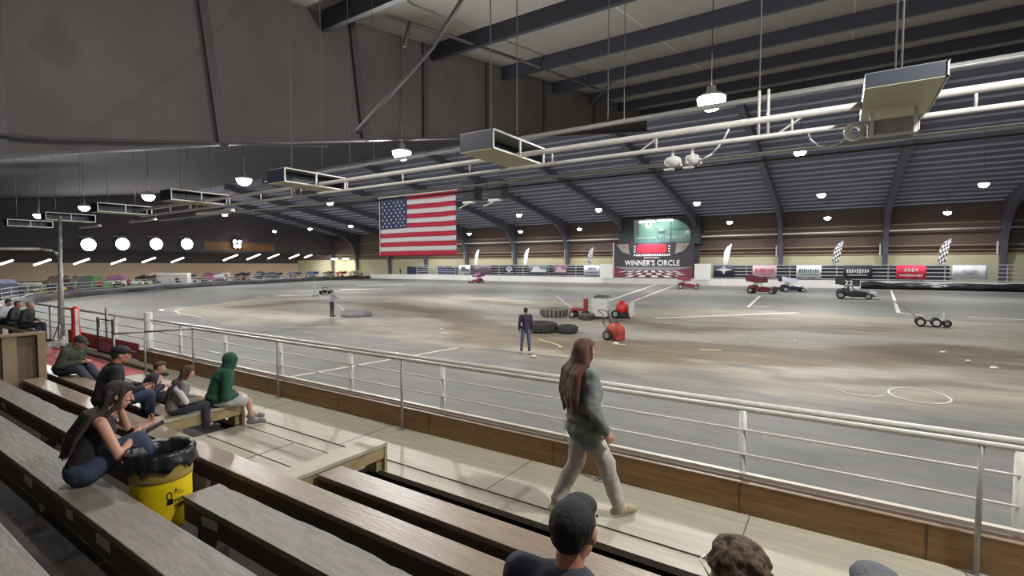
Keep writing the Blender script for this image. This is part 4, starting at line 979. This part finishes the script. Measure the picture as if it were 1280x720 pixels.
b = MB(); b.cap((.06,.02,.37),(.20,.06,.33),.045,.045); b.cap((.20,.06,.33),(.22,.12,.2),.045,.04); b.cap((.0,.0,.385),(.08,.02,.38),.05,.045); blob(b,'white_stripe_sleeve',M('sleeve_white',(202,200,204),.8,var=.2,scale=25,stretch=(1,1,3)),k2,.01,2,.008)
# boy in the green hoodie
J = pose_sit(floor=-.335, lean=.30, knL=(-.12,.40,.06), knR=(.17,.42,.06), anL=(-.10,.50,-.23), anR=(.20,.46,-.23), elR=(.27,.10,.18), elL=(-.27,.10,.18), wrL=(-.05,.26,.16), wrR=(.12,.26,.16), pitch=-.15)
human('child in a green hooded sweatshirt and white shorts on the left cross bench end', (-7.58,3.62,.335), -.35, J, h=1.60, skin=(204,156,134), top=(34,78,62), bottom=(196,196,202), shoes=(116,116,120), hair='hood', legs='short', voxel=.012, loose=1.28, folds=.02)
# person in olive hoodie at the far left
J = pose_sit(floor=-.28, lean=.55, knL=(-.1,.42,.14), knR=(.12,.42,.14), anL=(-.1,.72,-.22), anR=(.12,.74,-.22), wrL=(-.04,.42,.26), wrR=(.06,.44,.26), pitch=-.5)
human('person in an olive hoodie and dark cap bent over a phone beside the partition panel', (-12.35,3.12,.30), -1.0, J, h=1.74, skin=(190,140,116), top=(62,70,56), bottom=(54,56,74), shoes=(60,44,50), hairc=(60,48,42), hair='short', voxel=.014, loose=1.2, hat=(46,42,48), brim=True, hood=True)
# group by the far left rail
LB = empty('crowd_bench', (-21.7,4.35,0)); MB().box((-2.2,-.15,.4),(2.4,.15,.45)).build('seat_board', SEAT, LB)
for xx in (-2,0,2.1): MB().box((xx-.04,-.12,0),(xx+.04,.12,.4)).build('leg', RISER, LB)
tag(LB, 'plain bench under the group at the far left', 'bench')
for (x,h,tp,bt,hr,hc,ht,lab) in ((-23.2,1.74,(196,196,200),(56,58,70),'short',(60,50,44),(70,74,84),'person in a white shirt and grey cap in the group at the far left'),
        (-22.3,1.70,(60,62,74),(70,90,84),'short',(120,96,70),None,'person in a dark top, middle of the group at the far left'),
        (-20.9,1.74,(44,44,48),(46,48,58),'short',(160,130,96),(170,150,130),'person in a dark jacket and tan hat at the right of the far left group')):
    human(lab, (x,4.4,.45), -.8+.3*math.sin(x*3), pose_sit(lean=.3), h=h, top=tp, bottom=bt, hair=hr, hairc=hc, hat=ht, voxel=.022, loose=1.1)
J = pose_stand(elR=(.3,.1,1.2), wrR=(.2,.32,1.3), elL=(-.3,.1,1.2), wrL=(-.15,.3,1.3))
# officials on the track
human('track official in a dark top and jeans standing alone by two flat tyres', (-9.85,15.88,T), .5, pose_stand(knL=(-.13,.0,.49),anL=(-.16,0,.09),toL=(-.24,.12,.03),knR=(.12,0,.49),anR=(.14,0,.09),toR=(.2,.14,.03)), h=1.74, skin=(150,110,96), top=(58,44,66), bottom=(84,90,112), shoes=(200,198,194), hair='short', hairc=(30,30,36), hat=(36,36,42), voxel=.022, loose=1.05)
human('track official in a grey shirt and black trousers standing in the left infield', (-27.62,20.5,T), -1.3, pose_stand(elR=(.26,.1,1.16), wrR=(.2,.36,1.2), elL=(-.24,.12,1.15), wrL=(-.16,.36,1.2)), h=1.76, skin=(130,96,86), top=(150,148,156), bottom=(46,46,58), hairc=(40,34,34), voxel=.025)
human('person in a pale grey suit raising an arm near the far left curve', (-47.6,33.2,T), .4, pose_stand(elL=(-.45,.05,1.36), wrL=(-.72,.1,1.36), knL=(-.15,0,.49), anL=(-.2,0,.09), toL=(-.22,.15,.03), knR=(.15,0,.49), anR=(.2,0,.09), toR=(.22,.15,.03)), h=1.78, skin=(170,140,124), top=(196,204,208), bottom=(190,198,200), hairc=(120,110,100), voxel=.03, loose=1.15)

# ------------------------------------------------------------------ race cars
def wheel(e, x, y, r, w, rim=(150,150,150), n=20):
    t = MB().lathe([(r*.55,-w/2),(r*.86,-w/2),(r,-w*.38),(r,w*.38),(r*.86,w/2),(r*.55,w/2),(r*.55,-w/2)], (0,0,0), 'y', n).build('wheel', BLACK, e, True)
    t.location = (x,y,r)
    s = -1 if y < 0 else 1
    MB().lathe([(0,s*w*.1),(r*.5,s*w*.1),(r*.6,s*w*.53),(r*.5,s*w*.5),(0,s*w*.42)], (0,0,0), 'y', n).build('rim', M('rim_%d'%rim[0],rim,.45), t, True)
def race_car(loc, rz, label, body=(120,40,50), wing=(90,40,60), wing2=(200,200,204), nose=(210,210,210), number=None, flat=False, s=1.12, helmet=(200,200,200), top=True):
    e = empty('race_car', loc, rz); e.scale = (s,s,s)
    bm = M('carbody_%d_%d_%d'%body, body, .35, var=.1, scale=6); wm = M('carwing_%d_%d_%d'%wing, wing, .4, var=.1, scale=4); w2 = M('carside_%d_%d_%d'%wing2, wing2, .45)
    wheel(e,-.85,-.62,.30,.34); wheel(e,-.85,.62,.29,.28); wheel(e,.95,-.6,.24,.18); wheel(e,.95,.6,.24,.18)
    MB().prism([(-.3,-.3,.14),(.7,-.3,.16),(1.25,-.16,.2),(1.3,-.12,.34),(.75,-.24,.56),(.1,-.3,.64),(-.3,-.3,.6)],(0,.6,0)).build('hood', bm, e, bevel=.03)
    MB().prism([(-1.0,-.24,.28),(-.3,-.3,.2),(-.3,-.3,.62),(-.7,-.2,.86),(-1.15,-.18,.74),(-1.25,-.2,.45)],(0,.46,0)).build('tail_tank', bm, e, bevel=.04)
    b = MB()
    for y in (-.28,.28):
        b.path([(-1.1,y,.26),(.9,y,.2),(1.3,y*.5,.22)],.022,n=8); b.path([(-.75,y,.3),(-.62,y,1.0),(-.18,y,1.02),(.12,y,.55)],.02,n=8)
    for x_,z_ in ((-.62,1.0),(-.18,1.02)): b.cyl((x_,-.28,z_),(x_,.28,z_),.02,n=8)
    b.cyl((-.85,-.6,.29),(-.85,.6,.29),.03,n=8); b.cyl((.95,-.58,.24),(.95,.58,.24),.022,n=8)
    b.build('roll_cage', DARK, e, True)
    MB().path([(1.2,-.3,.2),(1.48,-.26,.24),(1.48,.26,.24),(1.2,.3,.2)],.02,n=8).build('front_bumper', RAILG, e)
    MB().path([(-1.1,-.3,.25),(-1.45,-.28,.3),(-1.45,.28,.3),(-1.1,.3,.25)],.02,n=8).build('rear_bumper', RAILG, e)
    MB().ell((-.42,0,.82),(.14,.13,.15),n=14).build('driver_helmet', M('helmet_%d_%d_%d'%helmet,helmet,.3), e, True)
    MB().ell((-.42,0,.55),(.16,.2,.2),n=12).build('driver_suit', M('suit_dark',(50,50,60),.8), e, True)
    if top:
        b = MB().prism([(-1.15,-.72,1.52),(-.5,-.72,1.36),(.25,-.72,1.20),(.27,-.72,1.23),(-.5,-.72,1.42),(-1.15,-.72,1.60)],(0,1.44,0)); b.build('top_wing', wm, e)
        for y in (-.74,.72): 
            MB().prism([(-1.25,y,1.18),(-.35,y,1.02),(.35,y,1.02),(.35,y,1.42),(-.6,y,1.62),(-1.25,y,1.78)],(0,.02,0)).build('wing_sideboard', w2 if y<0 else wm, e)
        b = MB()
        for y in (-.25,.25): b.cyl((-.6,y,1.0),(-.7,y,1.42),.016,n=6); b.cyl((-.2,y,1.0),(-.1,y,1.3),.016,n=6)
        b.build('wing_struts', RAILG, e)
        MB().prism([(1.02,-.36,.58),(1.42,-.36,.46),(1.43,-.36,.49),(1.02,-.36,.64)],(0,.72,0)).build('nose_wing', M('nose_%d_%d_%d'%nose,nose,.4), e)
        for y in (-.38,.36): MB().prism([(1.0,y,.46),(1.45,y,.36),(1.45,y,.56),(1.0,y,.72)],(0,.02,0)).build('nose_sideboard', M('nose_%d_%d_%d'%nose,nose,.4), e)
    if number: text_mesh('race_number', number, .5, M('num_white',(236,236,238),.5), e, (-.35,-.765,1.12), extrude=.008, bold=.02)
    tag(e, label, 'race car'); return e
cars = [race_car((-56.4,73.4,T), -1.9, 'pink and purple winged race car crossing in front of the white car banner', (150,52,92),(118,64,104),(170,130,160),helmet=(214,90,120)),
 race_car((-17.9,72.5,T), .25, 'magenta winged race car below the right end of the winner circle', (140,52,80),(80,44,60),(120,52,72),(160,60,90)),
 race_car((-7.6,65.2,T), -.1, 'maroon winged race car in front of the pale pink banner', (120,36,48),(96,34,48),(120,50,66),(60,50,56),s=1.25),
 race_car((-4.9,71.5,T), .35, 'dark blue race car with white details tucked behind the maroon one', (44,46,76),(70,60,86),(196,192,210),helmet=(226,210,220)),
 race_car((1.3,60.1,T), -.05, 'black winged race car with white number 22 and white nose', (40,46,46),(30,30,36),(44,44,52),(220,220,222), number='22', s=1.25, helmet=(90,140,100))]
race_car((-49.5,35.8,T), 2.6, 'dark wingless car parked behind the person in the pale suit', (46,48,52), top=False, helmet=(70,70,74), s=.8)

# ------------------------------------------------------------------ infield equipment
def big_tyre(loc, r, label, w=.5, stack=1, col=None):
    e = empty('flat_tyre', loc); tm = col or M('tyre_grey',(96,94,88),.8,var=.3,scale=8,bump=.3)
    for k_ in range(stack):
        o = MB().lathe([(r*.5,.02),(r*.8,0),(r*.97,.06),(r,.14),(r,w-.14),(r*.97,w-.06),(r*.8,w),(r*.55,w*.97),(r*.5,w*.85),(r*.48,w*.5),(r*.5,.02)], n=32).build('tyre', tm, e, True); o.location.z = k_*w
        b = MB()
        for i in range(20): a=2*PI*i/20; b.box((r-.02,-.05,.1),(r+.02,.05,w-.1), Matrix.Rotation(a,4,'Z'))
        o = b.build('tread_blocks', M('tread',(58,58,56),.85), e); o.location.z = k_*w
    tag(e, label, 'tyre'); return e
DT = M('tyre_dark',(48,48,48),.8,var=.25,scale=8,bump=.3)
big_tyre((-12.45,21.6,T), .78, 'larger dark tyre lying flat beside the lone official', .50, col=DT)
big_tyre((-11.15,21.9,T), .50, 'smaller dark tyre lying flat against the larger one', .40, col=DT)
big_tyre((-15.6,28.7,T), .9, 'pale dusty tyre lying flat left of the red machine', .55, col=M('tyre_dusty',(126,122,112),.85,var=.2,scale=6,bump=.3))
big_tyre((-12.9,27.9,T), .5, 'smaller pale tyre right of the red machine', .4)
e = empty('red_machine', (-13.75,28.7,T), .1)
MR = M('machine_red',(150,40,46),.5,var=.15,scale=8)
MB().box((-.5,-.25,.45),(.35,.25,.62)).build('deck_frame', MR, e, bevel=.02); MB().box((.3,-.2,.5),(.5,.2,1.25)).build('seat_back', MR, e, bevel=.03)
MB().path([(-.5,0,.6),(-1.0,0,.9),(-1.6,0,1.35)],.05,n=8).build('white_boom', WHITE, e)
for x_,y_ in ((-.4,-.3),(.35,-.3),(-.4,.3),(.35,.3)): wheel(e,x_,y_,.22,.14)
tag(e, 'small red machine with a white boom between the dusty tyres', 'machine')
e = empty('steel_box', (-12.55,29.3,T), .2)
MB().box((-.55,-.4,.12),(.45,.4,1.28)).build('cabinet', M('box_pale',(204,206,206),.5,var=.06,scale=3), e, bevel=.02); MB().prism([(-.45,-.38,1.281),(.4,-.38,1.281),(.5,.38,1.36),(-.3,.38,1.4)],(0,0,.05)).build('open_lid', DARK, e)
MB().box((-.55,-.42,.0),(.45,.42,.12)).build('base', DARK, e); tag(e, 'white upright steel box with dark lid in mid infield', 'box')
e = empty('red_pump_cart', (-11.5,30.2,T), .1)
MB().lathe([(0,.3),(.33,.32),(.4,.55),(.36,.85),(.2,1.05),(0,1.1)],n=20).build('red_drum', M('pump_red',(206,52,52),.45), e, True)
MB().box((-.55,-.45,.05),(.5,.45,.34)).build('engine', DARK, e, bevel=.04); MB().box((.5,-.3,.1),(.72,.3,.95)).build('white_guard', WHITE, e, bevel=.05); MB().path([(-.4,0,.3),(-.8,0,.7),(-1.1,0,.95)],.045).build('handle', WHITE, e)
for y_ in (-.45,.45): wheel(e,-.3,y_,.26,.16)
tag(e, 'cart with a bright red round tank right of the steel box', 'cart')
e = empty('walk_behind_blower', (-8.35,20.9,T), -.3)
MB().lathe([(0,-.2),(.36,-.2),(.4,-.14),(.4,.14),(.36,.2),(0,.2)],(.12,0,.42),'y',24).build('fan_housing', M('blower_red',(158,62,50),.5,var=.15,scale=7), e, True)
MB().box((.25,-.2,.05),(.5,.2,.5)).build('outlet', M('blower_red',(0,0,0)), e, bevel=.02)
for y_ in (-.28,.24): wheel(e,-.14,y_,.23,.1,(120,116,110))
b = MB()
for y_ in (-.22,.22): b.path([(-.05,y_,.3),(-.4,y_,.75),(-.42,y_,1.15),(-.75,y_,1.3)],.02,n=8)
b.cyl((-.75,-.22,1.3),(-.75,.22,1.3),.02,n=8); b.build('handlebars', M('handle_maroon',(84,40,40),.5), e, True)
MB().box((-.1,-.14,.6),(.2,.14,.86)).build('engine', DARK, e, bevel=.03)
tag(e, 'red walk behind blower with two wheels and tall handlebars', 'blower')
e = empty('tow_trailer', (4.25,35.2,T), -.05); e.scale = (.72,.72,.72)
for x_ in (-.62,.3): 
    for y_ in (-.55,.55): wheel(e,x_,y_,.33,.2,(206,206,206))
MB().box((-.8,-.45,.4),(.95,.45,.52)).build('trailer_bed', M('trailer_grey',(104,106,120),.4,metal=.4), e, bevel=.02)
MB().path([(-.7,-.35,.5),(-1.5,-.1,1.3),(-2.3,0,1.85)],.045,n=8).build('drawbar', RAILG, e); MB().path([(-.7,.35,.5),(-1.5,.1,1.3),(-2.3,0,1.85)],.045,n=8).build('drawbar', RAILG, e)
MB().box((.7,-.1,.5),(.8,.1,1.15)).build('winch_post', WHITE, e); wheel(e,.95,0,.28,.14,(206,206,206))
tag(e, 'low four wheeled trailer with its drawbar raised, parked in the right infield', 'trailer')
e = empty('drag_mat', (-26.6,21.6,T), .3)
b = MB(); b.lathe([(.3,.0),(.95,0),(1.0,.12),(.95,.3),(.75,.36),(.4,.3),(.3,.0)],n=24); b.build('tyre_ring', M('drag_grey',(134,132,132),.8,var=.3,scale=6), e, True)
MB().cyl((-.9,0,.3),(-1.4,.2,.7),.03).build('tow_bar', RAILG, e); tag(e, 'dusty grey tyre drag beside the official in the left infield', 'tyre')
# people and small tents behind the left part of the far fence
for x,lab,tp in ((-72.6,'person in black standing behind the barrier, below the flag edge',(36,36,40)),(-92,'person in dark clothes behind the left end of the barrier',(60,50,50))):
    human(lab,(x,88.6,-.1),0,pose_stand(),h=1.75,top=tp,bottom=(40,40,46),voxel=.05)
strip_ = None

# ------------------------------------------------------------------ left curve barrier and pit area
curve = [(-40,7.2),(-50,9.2),(-58.5,12.6),(-65.5,16.9),(-74.5,25.3),(-80.6,34.3),(-86.4,47),(-92.5,62),(-95.5,75),(-97.8,84)]
def along(pts, off, step):
    out=[]; nxt=0.; run=0.
    for (ax,ay),(bx,by) in zip(pts,pts[1:]):
        L=math.hypot(bx-ax,by-ay); ux,uy=(bx-ax)/L,(by-ay)/L
        while nxt < run+L:
            t=nxt-run; out.append((ax+ux*t-uy*off, ay+uy*t+ux*off, math.atan2(uy,ux))); nxt+=step
        run+=L
    return out
vs=[]; fs=[]; pts=along(curve,0,.8); m_=8
for i,(x,y,a) in enumerate(pts):
    nxv, nyv = -math.sin(a), math.cos(a)
    for j in range(m_+1):
        t=PI*j/m_; w=.35+.22*noise.noise(Vector((i*.37,j*.6,1)))
        r_=-math.cos(t)*w; z_=T+math.sin(t)*(.78+.22*noise.noise(Vector((i*.21,3,7))))
        vs.append((x+nxv*r_, y+nyv*r_, z_))
for i in range(len(pts)-1):
    for j in range(m_): a=i*(m_+1)+j; fs.append((a,a+1,a+m_+2,a+m_+1))
o = MB().add(vs,fs).build('black_tyre_wall', M('tyre_wall',(48,46,50),.5,var=.6,scale=1.4,bump=.5), None, True); tag(o, 'lumpy black covered tyre wall round the left curve of the track', 'barrier')
e = empty('pit_fence', (0,0,0)); pf = along(curve[1:], .9, 3.0)
for k,(x,y,a) in enumerate(pf): MB().cyl((x,y,T),(x,y,T+1.5),.05,n=6).build('post', RAILG, e)
for zz in (.75,1.1,1.45):
    MB().path([(x,y,T+zz) for x,y,a in pf],.035,n=6).build('rail', M('pit_rail',(170,166,166),.5), e)
tag(e, 'low pipe fence behind the black tyre wall', 'fence')
rs = random.Random(11)
pal = [((46,46,56),(60,60,70)),((120,40,56),(150,60,90)),((190,190,196),(120,124,140)),((60,70,120),(70,80,130)),((40,40,44),(190,190,190)),((150,80,110),(200,150,180)),((70,110,80),(60,90,70)),((160,150,60),(90,80,60))]
names = ['black','dark red','white','blue','black and white','pink','green','ochre']
protos = []
for k,(bc,wc) in enumerate(pal):
    protos.append(race_car((0,0,-50), 0, 'x', bc, wc, (min(255,wc[0]+40),min(255,wc[1]+40),min(255,wc[2]+40)), s=1.15))
used = set(); spots = along(curve[2:], 3.6, 3.6)
lat = ['just behind the tyre wall','in the second pit line']
cnt = 0
for row,(off,st) in enumerate(((4.6,4.9),(10.0,6.2))):
    sp = along(curve[2:], off, st)
    for i,(x,y,a) in enumerate(sp):
        if any(math.hypot(x-u,y-v) < w_ for u,v,w_ in ((-80,24,4.2),(-90,36.5,5.2),(-68,12,4.6),(-78,20.5,4.4),(-96,46,4.4),(-103,60,4.8))): continue
        q = rs.randrange(len(protos)); o = copy_tree(protos[q])
        o.location = (x+rs.uniform(-.2,.2), y+rs.uniform(-.2,.2), T); o.rotation_euler.z = a+PI/2+rs.uniform(-.3,.3)
        tag(o, names[q]+' winged car '+lat[row]+', spot %d from the left'%(i+1), 'race car', 'cars parked in the pits'); cnt += 1
def purge(o):
    for ch in list(o.children): purge(ch)
    bpy.data.objects.remove(o)
for p in protos: purge(p)
crowd = []
for k,(bc,wc) in enumerate((((60,64,80),(50,54,66)),((170,60,70),(40,40,50)),((200,200,204),(60,66,84)),((52,90,70),(48,48,56)))):
    crowd.append(human('x',(0,0,-50),0,pose_stand(elL=(-.28,.08,1.14)),h=1.72,top=bc,bottom=wc,voxel=.05))
cl = ['blue grey','red','white','green']
for i,(x,y,a) in enumerate(along(curve[1:], 1.7, 4.6)):
    q = rs.randrange(4); o = copy_tree(crowd[q]); o.location = (x+rs.uniform(-.3,.3),y+rs.uniform(-.3,.3),T); o.rotation_euler.z = rs.uniform(-2.6,-.6)
    tag(o, 'person in a %s top behind the tyre wall, number %d from the left'%(cl[q],i+1), 'person', 'spectators behind the tyre wall')
for p in crowd: purge(p)
e = empty('green_cart', (-80,24,T), .6)
MB().box((-1.4,-.8,.3),(1.4,.8,1.2)).build('body', M('cart_green',(92,140,88),.6,var=.1,scale=2), e, bevel=.08); MB().box((-1.2,-.8,1.2),(.2,.8,2.0)).build('canopy', M('cart_green',(0,0,0)), e, bevel=.1)
for x_ in (-.9,.9):
    for y_ in (-.8,.8): wheel(e,x_,y_,.35,.22,(200,200,200))
tag(e, 'green utility cart in the left pit area', 'cart')
e = empty('white_hauler', (-90,36.5,T), .9)
MB().box((-2.6,-1.0,.4),(2.6,1.0,2.1)).build('box_body', WHITE, e, bevel=.05); 
for zz in (.8,1.2,1.6): MB().box((-2.5,-1.03,zz),(2.5,-1.0,zz+.08)).build('side_trim', M('trim_grey',(150,150,156),.5), e)
for x_ in (-1.4,1.4):
    for y_ in (-.95,.95): wheel(e,x_,y_,.38,.25,(150,150,150))
tag(e, 'white box trailer with grey side bands in the left pit area', 'trailer')
for (x,y,rz,w_,c_,lab) in ((-68,12,.4,4.5,(84,88,112),'dark blue covered trailer at the far left behind the rail'),(-78,20.5,.5,3.5,(92,84,92),'grey mauve covered trailer left of the green cart'),(-96,46,.9,3.2,(150,90,120),'pink covered cart below the floodlights'),(-103,60,1.1,4,(70,72,80),'grey covered trailer below the lamp cluster')):
    e = empty('covered_trailer', (x,y,T), rz)
    b = MB(); b.prism([(-w_/2,-1,.5),(w_/2,-1,.5),(w_/2,-1,1.6),(w_/2-.5,-1,2.0),(0,-1,1.8),(-w_/2+.5,-1,2.1),(-w_/2,-1,1.5)],(0,2,0)); b.build('canvas', M('canvas_%d'%c_[0],c_,.8,var=.25,scale=1.5), e, bevel=.1)
    for x_ in (-w_/4,w_/4): wheel(e,x_,-.95,.35,.2)
    tag(e, lab, 'trailer')

# ------------------------------------------------------------------ camera, world, view
cam = bpy.data.cameras.new('camera'); cam.sensor_width = 36; cam.lens = 620/1280*36; cam.clip_end = 400; cam.clip_start = .05
co = bpy.data.objects.new('camera', cam); C.objects.link(co)
co.location = (0,0,2.4); co.rotation_euler = (PI/2-math.atan(28.5/620), 0, math.radians(33.4))
bpy.context.scene.camera = co
wd = bpy.data.worlds.new('world'); bpy.context.scene.world = wd; wd.use_nodes = True
wd.node_tree.nodes['Background'].inputs[0].default_value = (.5,.5,.56,1); wd.node_tree.nodes['Background'].inputs[1].default_value = .05
sc = bpy.context.scene
sc.view_settings.view_transform = 'Standard'; sc.view_settings.look = 'None'; sc.view_settings.exposure = 0.08; sc.view_settings.gamma = 1.0
sc.view_settings.use_curve_mapping = False
sc.cycles.max_bounces = 6; sc.cycles.diffuse_bounces = 4; sc.cycles.glossy_bounces = 3; sc.cycles.sample_clamp_indirect = 3.0; sc.cycles.use_denoising = True
